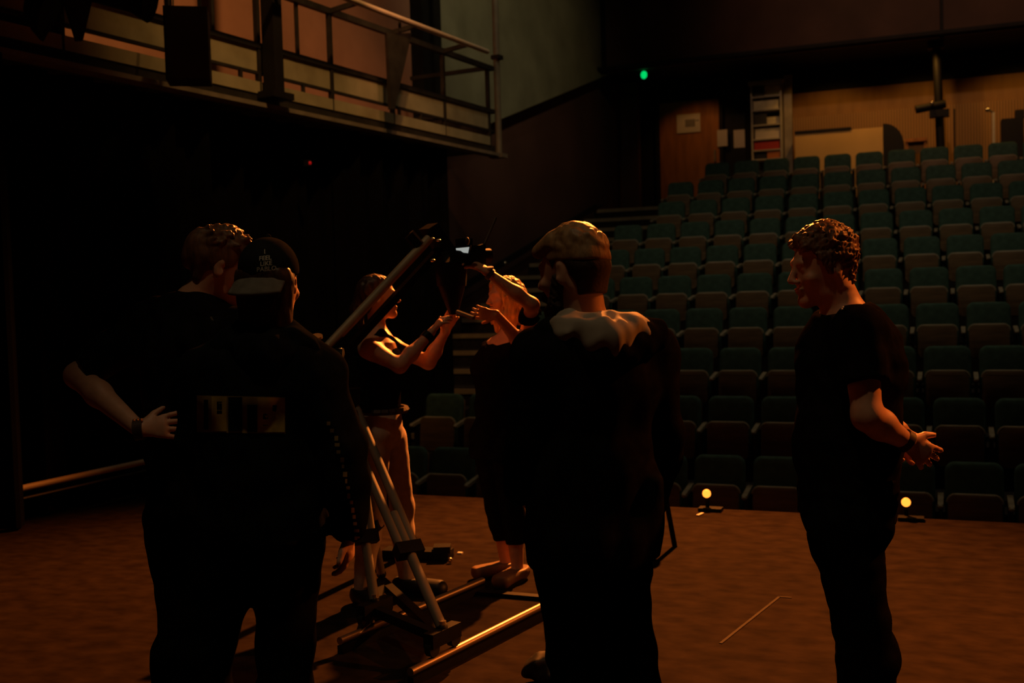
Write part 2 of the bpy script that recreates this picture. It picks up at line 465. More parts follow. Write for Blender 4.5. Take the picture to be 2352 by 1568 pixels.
# tiers of the seating rake
ROWS, ROW_D, RISE = 10, 1.12, 0.414
def row_y(i): return 9.25 + ROW_D * i
def row_z(i): return -0.86 + RISE * i
def row_left(i): return -5.55 + 0.101 * ROW_D * i
tiers = bpy.data.objects.new('seating_tiers', None); COL.objects.link(tiers); tiers['kind'] = 'structure'
MW['seating_tiers'] = Matrix()
MB().box((0, (STAGE_Y + row_y(0) - .3) / 2, row_z(0) - .05), (15, row_y(0) - .3 - STAGE_Y, .1)).build('tier', 'tier_carpet', tiers)
for i in range(ROWS):
    y0 = row_y(i) - .3; y1 = y0 + ROW_D if i < ROWS - 1 else y0 + ROW_D + .2
    xl = row_left(i) - .12
    MB().box(((xl + 7) / 2, (y0 + y1) / 2, row_z(i) - .5), (7 - xl, y1 - y0, 1.0)).build('tier', 'tier_carpet', tiers)
MB().box((-.5, (row_y(9) + 1.02 + 22.5) / 2, 2.6), (15, 22.5 - row_y(9) - 1.02, 1.0)).build('tier', 'tier_carpet', tiers)

# aisle steps along the wall, each with a pale nosing
stairs = bpy.data.objects.new('aisle_stairs', None); COL.objects.link(stairs); stairs['kind'] = 'structure'; MW['aisle_stairs'] = Matrix()
nst = 20
for k in range(nst):
    y0 = row_y(0) - .3 + k * ROW_D / 2; z = row_z(0) + (k) * RISE / 2
    xw = (P0 + WN * WALL)[0] + .101 * (y0 - P0[1]) + .02; xr = -5.55 + .101 * (y0 - 9.0) - .14
    st = MB().box(((xw + xr) / 2, y0 + ROW_D / 4, z - .5), (xr - xw, ROW_D / 2, 1.0)).build('step', 'tier_carpet', stairs)
    MB().box(((xw + xr) / 2, y0 - .004, z - .026), (xr - xw - .06, .03, .062)).build('nosing', 'nosing', st)

# side wall: pink plaster above the bridge, pier, grey-green upper panel, maroon lower wall
s_pier, _ = g_at(966, 100, WALL)
s_panel_l, z_panel_l = g_at(1145, 272, WALL)
s_panel_r, z_panel_r = g_at(1405, 165, WALL)
slope = (z_panel_r - z_panel_l) / (s_panel_r - s_panel_l)
def wall_poly(name, pts, o, m, th=0.12):
    return struct(name, MB().prism([G(s, o, z) for s, z in pts], -WN * th), m)
wall_poly('wall_left', [(-9, 3.3), (s_pier - .25, 3.3), (s_pier - .25, 9.5), (-9, 9.5)], WALL, 'pink_plaster')
struct('trim_2', MB().box(G(s_pier, WALL + .02, 6.4), (.50, .34, 6.2), GAX), 'black_paint')
zl = z_panel_l - slope * (s_panel_l - s_pier - .25)
wall_poly('wall_left_upper', [(s_pier + .25, zl), (s_panel_r, z_panel_r), (s_panel_r, 9.5), (s_pier + .25, 9.5)], WALL + .10, 'grey_green_wall', .2)
wall_poly('wall_left_lower', [(-9, -1), (s_panel_r + 3, -1), (s_panel_r + 3, 9.4), (-9, 9.4)], WALL - .13, 'maroon_wall')
# dark sloping handrail along the aisle wall
ra, rza = g_at(1160, 602, WALL + .12); rb, rzb = g_at(1332, 498, WALL + .12)
hr = thing('handrail', G(ra, WALL + .12, rza - .5), 'black sloping handrail fixed along the aisle wall beside the steps', 'handrail')
da = (rzb - rza) / (rb - ra)
MB().bar(G(ra - 4.4, WALL + .10, rza - 4.4 * da), G(rb + .8, WALL + .10, rzb + .8 * da), .05, .09).build('rail', 'black_paint', hr)
for k in range(6):
    s = ra - 4.0 + k * 1.6; z = rza + (s - ra) * da
    MB().bar(G(s, WALL + .02, z - .08), G(s, WALL + .10, z - .03), .03, .03).build('bracket', 'black_paint', hr)
single('rail_end_cap', MB().ball(at(1160, 604, proj(G(ra, WALL + .16, rza))[2]), .035), 'metal_bright',
       'small pale knob on the black aisle handrail', 'knob', smooth=True)

# bulkhead over the rear seats, with a joint, and the black soffit behind it
jx = on_y(2163, 60, BULK_Y)[0]; bl = on_y(1405, 165, BULK_Y); bz = bl[2]
bulk = bpy.data.objects.new('wall_bulkhead', None); COL.objects.link(bulk); bulk['kind'] = 'structure'; MW['wall_bulkhead'] = Matrix()
for x0, x1 in ((bl[0] - .1, jx - .03), (jx + .03, 7)):
    MB().box(((x0 + x1) / 2, BULK_Y + .05, (bz + 9.5) / 2), (x1 - x0, .1, 9.5 - bz)).build('panel', 'brown_board', bulk)
MB().box((0, BULK_Y + .12, (bz + 9.5) / 2), (14, .04, 9.5 - bz)).build('backing', 'black_paint', bulk)
struct('ceiling_rear', MB().box((0, (BULK_Y + BACK_Y) / 2 + .2, bz + .06), (14, BACK_Y - BULK_Y + .6, .06)), 'black_paint')

# back wall of the hall
wl = on_y(1818, 215, BACK_Y); zt = wl[2]
zs = on_y(1900, 264, BACK_Y)[2]
struct('wall_back', MB().box((0, BACK_Y + .16, 4.6), (15, .1, 10)), 'black_paint')
struct('wall_back_upper', MB().prism([(wl[0], BACK_Y + .05, zs), (7, BACK_Y + .05, zs), (7, BACK_Y + .05, zt), (wl[0], BACK_Y + .05, zt)], (0, .05, 0)), 'wood_plain')
struct('wall_back_slats', MB().prism([(wl[0], BACK_Y + .02, 3.0), (7, BACK_Y + .02, 3.0), (7, BACK_Y + .02, zs), (wl[0], BACK_Y + .02, zs)], (0, .05, 0)), 'slatted_wood')
dl = on_y(1513, 238, BACK_Y); dr = on_y(1650, 238, BACK_Y)
door = struct('door_1', MB().box(((dl[0] + dr[0]) / 2, BACK_Y + .06, (3.1 + dl[2]) / 2), (dr[0] - dl[0], .06, dl[2] - 3.1)), 'door_wood')
for sx in (dl[0] - .04, dr[0] + .04):
    MB().box((sx, BACK_Y + .04, (3.1 + dl[2]) / 2), (.07, .10, dl[2] - 3.1 + .08)).build('door_frame', 'black_paint', door)
MB().box((dr[0] - .09, BACK_Y + .0, 4.15), (.03, .05, .22)).build('door_handle', 'steel_grey', door)

# dark pier left of the door
pl = on_y(1435, 300, 20.9); pr = on_y(1462, 300, 20.9)
struct('trim_3', MB().box(((pl[0] + pr[0]) / 2, 20.9, 4.2), (pr[0] - pl[0] + .1, .2, 2.8)), 'brown_board')

def sheet(name, x0, y0, x1, y1, Y, label, marks=()):
    a = on_y(x0, y0, Y); b = on_y(x1, y1, Y)
    t = thing(name, ((a[0] + b[0]) / 2, Y, b[2]), label, 'paper')
    MB().box(((a[0] + b[0]) / 2, Y, (a[2] + b[2]) / 2), (b[0] - a[0], .006, a[2] - b[2])).build('sheet', 'paper', t)
    for u0, v0, u1, v1 in marks:
        c = (a[0] + (b[0] - a[0]) * (u0 + u1) / 2, Y - .006, a[2] + (b[2] - a[2]) * (v0 + v1) / 2)
        MB().box(c, (abs(b[0] - a[0]) * (u1 - u0), .003, abs(a[2] - b[2]) * (v1 - v0))).build('printed_block', 'print_grey', t)
sheet('notice', 1554, 264, 1609, 302, BACK_Y - .0, 'wide white paper notice pinned on the orange door', ((.36, .3, .78, .7), (.8, .35, .95, .42)))
sheet('notice', 1647, 299, 1671, 335, BACK_Y - .014, 'left of two small white sheets on the dark wall beside the door')
sheet('notice', 1685, 299, 1711, 338, BACK_Y + .106, 'right of two small white sheets, next to the tall grey rack')

# tall grey rack with shelves of cards and folders
RY = 21.0
a = on_y(1726, 196, RY); b = on_y(1796, 366, RY)
rx0, rx1, rz1, rz0 = a[0], b[0], a[2], 3.1
rack = thing('display_rack', ((rx0 + rx1) / 2, RY, 3.1), 'tall grey shelf rack full of cards standing beside the wooden wall', 'rack')
for x in (rx0, rx1):
    MB().box((x, RY + .12, (rz0 + rz1) / 2), (.03, .32, rz1 - rz0)).build('side', 'rack_grey', rack)
MB().box(((rx0 + rx1) / 2, RY + .27, (rz0 + rz1) / 2), (rx1 - rx0, .02, rz1 - rz0)).build('back', 'dark_card', rack)
MB().box(((rx0 + rx1) / 2, RY + .10, rz1 + .02), (rx1 - rx0 + .10, .40, .07)).build('top', 'rack_grey', rack)
zrow = [on_y(1760, y, RY)[2] for y in (250, 284, 319, 343, 364)]
shelf_z = [on_y(1760, y, RY)[2] for y in (222, 253, 287, 320, 345, 366)]
for z in shelf_z + [3.6, 3.3]:
    MB().box(((rx0 + rx1) / 2, RY + .11, z), (rx1 - rx0 - .03, .30, .025)).build('shelf', 'rack_grey', rack)
cards = [(0, .08, .42, .16, 'dark_card'), (0, .42, .95, .2, 'pale_card'), (1, .06, .92, .17, 'pale_card'), (1, .30, .92, .11, 'paper'), (2, .08, .5, .2, 'dark_card'), (2, .15, .95, .14, 'pale_card'),
         (3, .1, .95, .13, 'paper'), (3, .08, .95, .2, 'pale_card'), (4, .06, .94, .15, 'red_card'), (5, .08, .5, .12, 'dark_card'), (5, .5, .96, .13, 'orange_card')]
SHN = ['top', 'second', 'third', 'fourth', 'fifth', 'bottom visible']
CN = {'dark_card': 'dark folder', 'pale_card': 'pale box of cards', 'paper': 'white stack of leaflets', 'red_card': 'bright red folder', 'orange_card': 'orange folder'}
for k, (sh, u0, u1, hgt, m) in enumerate(cards):
    z = shelf_z[sh] + .0125; dy = .06 * (k % 2)
    hgt = min(hgt, (shelf_z[sh - 1] - z - .02) if sh else .2)
    if m == 'paper' and sh == 1: hgt *= .6
    x0 = rx0 + (rx1 - rx0) * u0; x1 = rx0 + (rx1 - rx0) * u1
    single('folder', MB().box(((x0 + x1) / 2, RY + .02 + dy, z + hgt / 2), (x1 - x0, .05, hgt)), m,
           '%s%s on the %s shelf of the grey rack' % (CN[m], ' behind' if dy and sh in (1, 2, 3) else '', SHN[sh]), 'folder', 'folders on the grey rack')
# post between rack and wooden wall
pa = on_y(1800, 200, 21.1); pb = on_y(1818, 200, 21.1)
struct('trim_4', MB().box(((pa[0] + pb[0]) / 2, 21.15, 4.3), (pb[0] - pa[0], .12, 2.4)), 'steel_grey')

# control desk
DY = 20.75
a = on_y(1826, 308, DY); b = on_y(2028, 300, DY)
desk = thing('control_desk', ((a[0] + b[0]) / 2, DY, 3.1), 'pale wooden control desk with a dark curved end at the back of the hall', 'desk')
MB().box(((a[0] + b[0]) / 2, DY, (3.1 + a[2]) / 2), (b[0] - a[0], .05, a[2] - 3.1)).build('front_panel', 'desk_ply', desk)
c = on_y(1955, 304, DY)
MB().box(((a[0] + c[0]) / 2, DY + .16, a[2] + .02), (c[0] - a[0], .42, .05)).build('shelf', 'equipment', desk)
e = on_y(2072, 330, DY)
prof = [(0, 3.1), (.5, 3.1)] + [(.5 * math.cos(t * math.pi / 16), a[2] - .30 + .36 * math.sin(t * math.pi / 16)) for t in range(0, 9)]
MB().prism([(b[0] + x * .68, DY - .02, z) for x, z in prof], (0, .5, 0)).build('curved_end', 'equipment', desk)
# low wooden table right of the desk
a = on_y(2080, 319, DY); b = on_y(2128, 333, DY)
tb = thing('side_table', ((a[0] + b[0]) / 2, DY, 3.1), 'small orange-lit wooden table right of the control desk', 'table')
MB().box(((a[0] + b[0]) / 2, DY + .2, a[2] - .03), (b[0] - a[0] + .02, .45, .06)).build('table_top', 'door_wood', tb)
MB().box(((a[0] + b[0]) / 2, DY + .1, a[2] - .16), (b[0] - a[0], .03, .2)).build('apron', 'wood_plain', tb)
for sx in (a[0] + .02, b[0] - .02):
    for sy in (.03, .37): MB().box((sx, DY + sy, (3.1 + a[2]) / 2 - .03), (.04, .04, a[2] - 3.16)).build('leg', 'door_wood', tb)

# followspot hung on a black pole at the rear
FY = 20.5
pt = on_y(2150, 90, FY); pb_ = on_y(2163, 345, FY)
fs = thing('follow_spot', (pb_[0], FY, pb_[2] - .3), 'black lantern on a thick vertical pole behind the top row of seats', 'lantern')
MB().tube((pt[0], FY, pt[2] + .1), (pb_[0], FY, 3.1), .075, 10).build('pole', 'equipment', fs, True)
q = on_y(2149, 98, FY); MB().box((q[0], FY - .08, q[2]), (.26, .2, .24)).build('ceiling_mount', 'steel_dark', fs)
q = on_y(2140, 246, FY - .25); MB().tube(q + np.array([-.26, 0, -.02]), q + np.array([.22, .08, .05]), .07, 12).build('lamp_body', 'equipment', fs, True)
MB().box(q + np.array([.12, .02, -.12]), (.32, .2, .12)).build('yoke', 'equipment', fs)
q = on_y(2141, 237, FY - .36); MB().ball(q, .035, 10, 6).build('knob', 'metal_bright', fs, True)
# microphone stand and equipment at the far right
q0 = on_y(2283, 330, FY); q1 = on_y(2282, 258, FY); q2 = on_y(2268, 252, FY)
ms = thing('microphone_stand', (q0[0], FY, 3.1), 'slim pale stand with a small bright head near the right end of the top row', 'stand')
MB().tube((q0[0], FY, 3.1), q1, .024).build('pole', 'white_thread', ms, True)
MB().tube(q1, q2, .016).build('arm', 'steel_dark', ms, True)
MB().ball(q2, .04, 10, 6).build('head', 'metal_bright', ms, True)
MB().tube((q0[0], FY, 3.1), (q0[0], FY, 3.13), .09, 14).build('base', 'equipment', ms)
q = on_y(2325, 300, FY + .1); eq = thing('equipment_case', (q[0], FY, 3.1), 'dark bulky equipment case at the far right of the top row', 'case')
MB().box((q[0], FY + .2, (3.1 + q[2]) / 2 + .1), (.34, .4, q[2] - 3.1 + .2)).build('body', 'equipment', eq)
MB().box((q[0] + .12, FY + .2, q[2] + .27), (.14, .3, .14)).build('top_unit', 'equipment', eq)
q = on_y(2192, 250, FY); st2 = thing('thin_stand', (q[0], FY, 3.1), 'thin dark upright stand right of the lantern pole', 'stand')
MB().tube((q[0], FY, 3.1), (q[0], FY, q[2]), .014).build('pole', 'equipment', st2, True)
MB().tube((q[0], FY, 3.1), (q[0], FY, 3.12), .12, 12).build('base', 'equipment', st2)

# little indicator lamps
q = on_y(1479, 172, BULK_Y + .25)
ex = thing('exit_lamp', q, 'small glowing green lamp under the dark bulkhead', 'lamp')
MB().ball(q, .062, 12, 8, (1, .6, 1.2)).build('glow', 'green_glow', ex, True)
MB().box(q + np.array([-.12, .06, .10]), (.34, .06, .1)).build('housing', 'black_paint', ex)
s_, z_ = g_at(712, 374, .06)
rl = thing('indicator_lamp', G(s_, .06, z_), 'tiny dim red pilot lamp in the black below the lighting bridge', 'lamp')
MB().ball(G(s_, .06, z_), .016, 8, 6).build('glow', 'red_glow', rl, True)
MB().box(G(s_, .03, z_), (.06, .05, .06), GAX).build('housing', 'black_paint', rl)

# ------------------------------------------------------------------ seats
def outline(w, z0, z1, rt, rb, arch=0.0, n=6):
    P = []
    for cx, cz, a0, r in ((w / 2 - rb, z0 + rb, -90, rb), (w / 2 - rt, z1 - rt, 0, rt), (-w / 2 + rt, z1 - rt, 90, rt), (-w / 2 + rb, z0 + rb, 180, rb)):
        for k in range(n):
            t = math.radians(a0 + 90 * k / (n - 1)); x, z = cx + r * math.cos(t), cz + r * math.sin(t)
            P.append((x, z + (arch * (1 - (2 * x / w) ** 2) if z > (z0 + z1) / 2 else 0)))
    return P
def tilt(mb, ang, y0, z0):
    c, s = math.cos(ang), math.sin(ang)
    mb.v = [(x, y0 + (y - y0) * c + (z - z0) * s, z0 - (y - y0) * s + (z - z0) * c) for x, y, z in mb.v]; return mb
SEAT = {}
SEAT['backrest'] = tilt(MB().slab(outline(.445, .36, .925, .07, .04, .012), .22, .31, .03, .25), .16, .30, .4).mesh('backrest', 'teal_cloth', True)
SEAT['back_shell'] = tilt(MB().slab(outline(.435, .34, .90, .06, .04), .31, .335, .01, .25), .16, .30, .4).mesh('back_shell', 'seat_wood', True)
SEAT['seat'] = tilt(MB().slab(outline(.405, .33, .680, .05, .06, .026), .085, .115, .008, .35), .12, .12, .36).mesh('seat', 'seat_wood', True)
SEAT['cushion'] = tilt(MB().slab(outline(.395, .34, .670, .05, .06, .026), .115, .205, .03, .35), .12, .12, .36).mesh('cushion', 'teal_cloth', True)
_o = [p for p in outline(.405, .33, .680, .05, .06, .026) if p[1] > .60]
_e = MB(); _e.path([(x, .100 + .35 * x * x, z) for x, z in _o], .014, 8)  # pale ply strip added to carry the bright highlight along the seat's top edge
SEAT['edge_highlight'] = tilt(_e, .12, .12, .36).mesh('edge_highlight', 'arm_wood', True)
def arm_mb(x): 
    m = MB().bar((x, .03, .615), (x, .34, .655), .044, .032); m.ball((x, .025, .612), .026, 10, 6, (.9, .8, .75)); return m
SEAT['armrest'] = arm_mb(-.256).mesh('armrest', 'arm_wood', True)
SEAT['armrest_r'] = arm_mb(.262).mesh('armrest', 'arm_wood', True)
def leg_mb(x): return MB().prism([(x - .015, .10, 0), (x - .015, .36, 0), (x - .015, .40, .64), (x - .015, .12, .60)], (.03, 0, 0))
SEAT['standard'] = leg_mb(-.256).mesh('standard', 'seat_metal')
SEAT['standard_r'] = leg_mb(.262).mesh('standard', 'seat_metal')
SEAT_N = 0
for i in range(ROWS):
    y, z = row_y(i), row_z(i)
    ph = (-2.17 - 0.1 * i)
    k = math.ceil((row_left(i) - ph) / .52)
    n = 0
    while True:
        x = ph + .52 * k + .26
        if proj((x - .3, y, z + .7))[0] > 2365: break
        rw = 'front row' if i == 0 else ('top row' if i == ROWS - 1 else '%s row from the stage' % ORD[i])
        t = thing('theatre_seat', (x, y, z), 'teal tip-up theatre seat, %s, %s from the left aisle' % (rw, ORD[n]), 'seat', 'tip-up theatre seats on the rake')
        for nm in ('backrest', 'back_shell', 'seat', 'armrest', 'standard'):
            o = bpy.data.objects.new(nm, SEAT[nm]); COL.objects.link(o); o.parent = t
            if nm == 'seat':
                for sub in ('cushion', 'edge_highlight'):
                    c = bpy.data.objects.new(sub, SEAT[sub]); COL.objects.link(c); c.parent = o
        SEAT_N += 1; n += 1; k += 1
    for nm, on in (('armrest_r', 'armrest'), ('standard_r', 'standard')):
        o = bpy.data.objects.new(on, SEAT[nm]); COL.objects.link(o); o.parent = t

# ------------------------------------------------------------------ masking drapes and floor pipe on the left
def drape(s0, s1, z0, z1, o, seed, label):
    rng = random.Random(seed); n = 60; V = []; F = []
    ph = [rng.uniform(0, 6.28) for _ in range(4)]
    for j in range(2):
        for q in range(n + 1):
            s = s0 + (s1 - s0) * q / n
            for z in (z0, z1):
                w = .05 * math.sin(s * 14 + ph[0]) + .03 * math.sin(s * 31 + ph[1])
                V.append(G(s, o + w + (.012 if j else 0), z))
    m = 2 * (n + 1)
    for q in range(n):
        F.append((2 * q, 2 * q + 2, 2 * q + 3, 2 * q + 1)); F.append((m + 2 * q, m + 2 * q + 1, m + 2 * q + 3, m + 2 * q + 2))
        F.append((2 * q, m + 2 * q, m + 2 * q + 2, 2 * q + 2)); F.append((2 * q + 1, 2 * q + 3, m + 2 * q + 3, m + 2 * q + 1))
    F += [(0, 1, m + 1, m), (2 * n, m + 2 * n, m + 2 * n + 1, 2 * n + 1)]
    return single('stage_drape', MB().add(V, F), 'black_drape', label, 'curtain', 'black masking drapes', True)
drape(-1.30, .95, .02, 3.325, -.12, 1, 'black masking drape behind the thin floor pipe at the left')
drape(.80, 3.00, .02, 3.325, -.26, 2, 'black masking drape behind the man with his hand on his hip')
drape(2.85, 5.05, .02, 3.325, -.12, 3, 'black masking drape under the far half of the lighting bridge')
drape(-3.6, -1.28, .02, 3.325, .12, 4, 'black masking drape at the extreme left edge of the stage')
sa, za = g_at(28, 1126, .04); sb, zb = g_at(302, 1067, .04)
fp = thing('floor_pipe', G(sa, .04, 0), 'thin pale pipe running low along the black drapes at left', 'pipe')
MB().tube(G(sa, .04, za), G(sb + .6, .04, zb + .01), .024, 10).build('pipe', 'white_pipe', fp, True)
MB().tube(G(sa, .06, za - .07), G(sb + .6, .06, zb - .06), .010, 8).build('lower_wire', 'steel_dark', fp, True)
for s in (sa + .05, sb + .4): MB().bar(G(s, .04, 0.0), G(s, .04, za), .02, .02, WN).build('bracket', 'steel_dark', fp)

# ------------------------------------------------------------------ lighting bridge
br = thing('lighting_bridge', G(2.5, 0, 3.34), 'long steel lighting bridge with beige panels and railings high on the left wall', 'bridge')
S0, S1 = -4.5, 6.13
def gbar(name, s0, s1, o, z0, z1, w, m): return MB().box(G((s0 + s1) / 2, o, (z0 + z1) / 2), (s1 - s0, w, z1 - z0), GAX).build(name, m, br)
gbar('deck', S0, S1, -.60, 3.40, 3.46, 1.18, 'steel_dark')
gbar('bottom_flange', S0, S1, .03, 3.335, 3.375, .16, 'steel_grey')
gbar('web', S0, S1, -.01, 3.375, 3.475, .05, 'steel_dark')
gbar('mid_rail', S0, S1, .0, 3.895, 3.945, .06, 'steel_dark')
gbar('top_rail', S0, S1, .0, 4.445, 4.505, .06, 'steel_dark')
gbar('panel_rail', S0, S1, .0, 3.655, 3.68, .04, 'steel_dark')
posts = [6.0 - 1.11 * k for k in range(10)]
for a_, b_ in zip(posts[1:], posts[:-1]):
    gbar('kick_panel', a_ + .012, b_ - .012, .01, 3.475, 3.585, .03, 'beige_panel')
    gbar('panel', a_ + .03, b_ - .03, .0, 3.68, 3.895, .02, 'beige_panel')
for s in posts: gbar('stanchion', s - .022, s + .022, .0, 3.46, 4.47, .045, 'steel_dark')
for s in (2.16, .98, -.1): gbar('thin_stanchion', s - .016, s + .016, -.01, 3.90, 4.46, .03, 'steel_dark')
for s in posts[1:8]:
    MB().bar(G(s, .0, 4.47), G(s, .36, 4.51), .035, .05).build('outrigger_arm', 'steel_dark', br)
MB().tube(G(S0, .36, 4.51), G(5.36, .36, 4.51), .030, 12).build('outrigger_pipe', 'white_pipe', br, True)
MB().bar(G(S1 - .1, .02, 4.47), G(S1 - .1, -1.18, 4.47), .05, .05).build('end_rail', 'steel_dark', br)
MB().bar(G(S1 - .1, .02, 3.92), G(S1 - .1, -1.18, 3.92), .05, .05).build('end_rail', 'steel_dark', br)
MB().box(G(S1 - .09, -.6, 3.68), (.02, 1.1, .42), GAX).build('end_panel', 'steel_dark', br)
MB().tube(G(S1 + .02, .06, 3.32), G(S1 + .06, .06, 9.4), .042, 12).build('end_post', 'pale_tube', br, True)
MB().box(G(S1, .06, 3.345), (.14, .2, .05), GAX).build('post_shoe', 'steel_grey', br)
MB().box(G(S1 + .04, .06, 4.62), (.12, .12, .05), GAX).build('clamp', 'steel_dark', br)
MB().box(G(1.63, .12, 6.3), (.13, .14, 5.7), GAX).build('main_column', 'black_paint', br)
MB().box(G(1.66, .1, 3.46), (.30, .22, .06), GAX).build('column_foot', 'black_paint', br)
for s in (1.30, 2.2, 3.9, 4.35):  # little clips in the gap below the panels
    MB().box(G(s, .01, 3.63), (.03, .03, .09), GAX).build('clip', 'steel_dark', br)

# hanging triangular plates on the outrigger pipe
def plate(pts, o, label):
    q = []
    for x, y in pts:
        s, z = g_at(x, y, o); q.append(G(s, o, z))
    t = thing('hanging_plate', (q[2][0], q[2][1], min(p[2] for p in q)), label, 'plate', 'triangular plates on the bridge pipe')
    MB().prism(q, -WN * .05 + WD * .02).build('plate', 'steel_dark', t)
    tp = (q[0] + q[1]) / 2
    MB().tube(tp + UP * .02, np.array([tp[0], tp[1], 4.515]), .016).build('hook', 'steel_dark', t, True)
    return t
plate([(890, 76), (946, 76), (907, 250), (898, 250)], .30, 'dark triangular plate hanging point-down near the far end of the bridge')
plate([(137, -40), (222, -40), (191, 92), (178, 92)], .30, 'black triangular plate hanging point-down at the upper left of the bridge')
# loudspeaker
q = at(432, 108, 8.6)
fx = nrm(-FW * .93 + RT * .20 - UP * .03); sx = nrm(np.cross(UP, fx)) * -1; ux = nrm(np.cross(fx, sx)); ux = ux if ux[2] > 0 else -ux
sp = thing('loudspeaker', q - UP * .3, 'black loudspeaker box hung on the front of the lighting bridge', 'loudspeaker')
MB().box(q, (.33, .34, .56), (sx, fx, ux)).build('cabinet', 'speaker_paint', sp)
MB().box(q + fx * .175, (.30, .02, .53), (sx, fx, ux)).build('grille', 'speaker_paint', sp)
MB().bar(q + ux * .28 - sx * .1, q + ux * .75 - sx * .1 - fx * .1, .03, .03, fx).build('hanger', 'steel_dark', sp)
MB().bar(q + ux * .28 + sx * .1, q + ux * .75 + sx * .1 - fx * .1, .012, .012, fx).build('safety_chain', 'steel_grey', sp)
# stage lanterns hanging at the top-left corner
for (x, y, r_, lb) in ((38, 22, .17, 'dark round stage lantern at the extreme upper left of the bridge'), (270, -18, .15, 'dark stage lantern hung above the bridge left of the loudspeaker')):
    q = at(x, y, 8.0); t = thing('stage_lantern', q - UP * r_, lb, 'lantern', 'stage lanterns on the bridge')
    MB().tube(q - RT * .16 + UP * .05, q + RT * .16 - UP * .05, r_ * .8, 14).build('body', 'equipment', t, True)
    MB().tube(q + RT * .14 - UP * .045, q + RT * .24 - UP * .075, r_ * .85, 14, r_ * 1.05).build('barn_door', 'equipment', t, True)
    MB().bar(q + UP * .1, q + UP * .4, .04, .04, RT).build('yoke', 'steel_dark', t)

# ------------------------------------------------------------------ things on the stage floor
for (x, y, x2, lb) in ((1623, 1133, 1600, 'left of two small glowing orange footlights at the stage edge'), (2081, 1153, 2060, 'right of two small glowing orange footlights at the stage edge')):
    r = ray(x, y); d = (STAGE_Y - .06) / r[1]; q = EYEP + r * d
    t = thing('footlight', (q[0], q[1], 0), lb, 'lamp', 'footlights along the stage edge')
    MB().ball(q, .030, 14, 10).build('bulb', 'bulb_glow', t, True)
    MB().tube((q[0], q[1] + .02, 0), (q[0], q[1] + .02, q[2] - .025), .014).build('stem', 'rig_black', t, True)
    MB().box((q[0] + .03, q[1] - .02, .012), (.16, .09, .024)).build('base', 'rig_black', t)
# small pale scrap by the left footlight, tape line
qa = on_floor(1602, 1185); qb = on_floor(1614, 1180)
single('paper_scrap', MB().bar(qa + UP * .006, qb + UP * .006, .02, .006), 'paper', 'tiny pale scrap on the floor below the left footlight', 'scrap')
ta, tb_, tc_ = on_floor(1655, 1478), on_floor(1790, 1371), on_floor(1818, 1373)
tp = thing('floor_tape', ta, 'thin bent line of pale tape stuck on the floor between the two men', 'tape')
MB().bar(ta + UP * .002, tb_ + UP * .002, .013, .003).build('tape_strip', 'tape', tp)
MB().bar(tb_ + UP * .002, tc_ + UP * .002, .013, .003).build('tape_strip', 'tape', tp)
# stool behind the man with the grey hood (one splayed leg shows)
lg = on_floor(1551, 1256); topc = lg + level(-.20, .06, 0); topc[2] = .50
stl = thing('stool', (topc[0], topc[1], 0), 'dark stool half hidden behind the man with the grey hood, one leg showing', 'stool')
MB().tube(topc - UP * .03, topc, .16, 20).build('seat', 'rig_black', stl, True)
for k in range(4):
    an = -.25 + k * math.pi / 2; v = RT * math.cos(an) + FW * math.sin(an)
    MB().tube(topc + v * .13 - UP * .03, np.array([topc[0], topc[1], 0]) + v * .205, .016, 8).build('leg', 'rig_black', stl, True)
# black bag on the floor beside the same man
bq = on_floor(1262, 1566)
S = Sdf(.008); S.ell(bq + UP * .055, (RT, FW, UP), (.10, .08, .065)); S.ell(bq + UP * .06 + RT * .09, (RT, FW, UP), (.06, .07, .05)); S.cut(bq + UP * .004, -UP); S.ripple(.006, .09, 3)
o = link('black_bag', S.mesh('black_bag', 'shoe_black')); origin_to_base(o)
tag(o, 'small lumpy black bag on the floor left of the hooded man\'s legs', 'bag')

# ================================================================== PEOPLE
def rot(v, axis, ang):
    axis = nrm(axis); v = np.asarray(v, float)
    return v * math.cos(ang) + np.cross(axis, v) * math.sin(ang) + axis * (axis @ v) * (1 - math.cos(ang))

def add_hand(S, wrist, d, palm, thumb, curl=(25, 30, 20), spread=4, m=1.0, thumb_out=.75):
    """palm = way the palm faces; thumb = +1/-1 side; fingers curl towards the palm"""
    d = nrm(d); palm = np.asarray(palm, float); palm = nrm(palm - d * (palm @ d)); lat = np.cross(d, palm) * thumb
    w = np.asarray(wrist, float)
    S.seg(w + d * .004 * m, .025 * m, .017 * m, w + d * .082 * m, .040 * m, .013 * m, lat, .014)
    L = [.072, .080, .075, .058]
    for j in range(4):
        off = (.030 - .020 * j) * m; base = w + d * (.080 - .004 * abs(j - 1.2)) * m + lat * off
        dd = rot(d, palm, math.radians(spread * (1.5 - j)) * -thumb)
        p = base - dd * .012 * m; r = .0100 * m
        for q, (fr, a) in enumerate(zip((.46, .30, .24), curl)):
            ax = np.cross(dd, palm); dd = nrm(rot(dd, ax, math.radians(a + 2 * j)))
            e = p + dd * L[j] * fr * m * (1.25 if q == 0 else 1); r2 = r * .90
            S.cone(p, r, e, r2, .004); p = e; r = r2
    b = w + d * .022 * m + lat * .022 * m
    td = nrm(d * .70 + lat * thumb_out + palm * .35)
    p = b + td * .042 * m; S.cone(b, .0135 * m, p, .0115 * m, .010)
    td = nrm(td + d * .45); S.cone(p, .0115 * m, p + td * .034 * m, .0088 * m, .004)

def head_axes(J):
    f = nrm(J['hf']); u = nrm(J.get('hu', UP) - f * (np.asarray(J.get('hu', UP)) @ f)); l = np.cross(u, f); return f, u, l

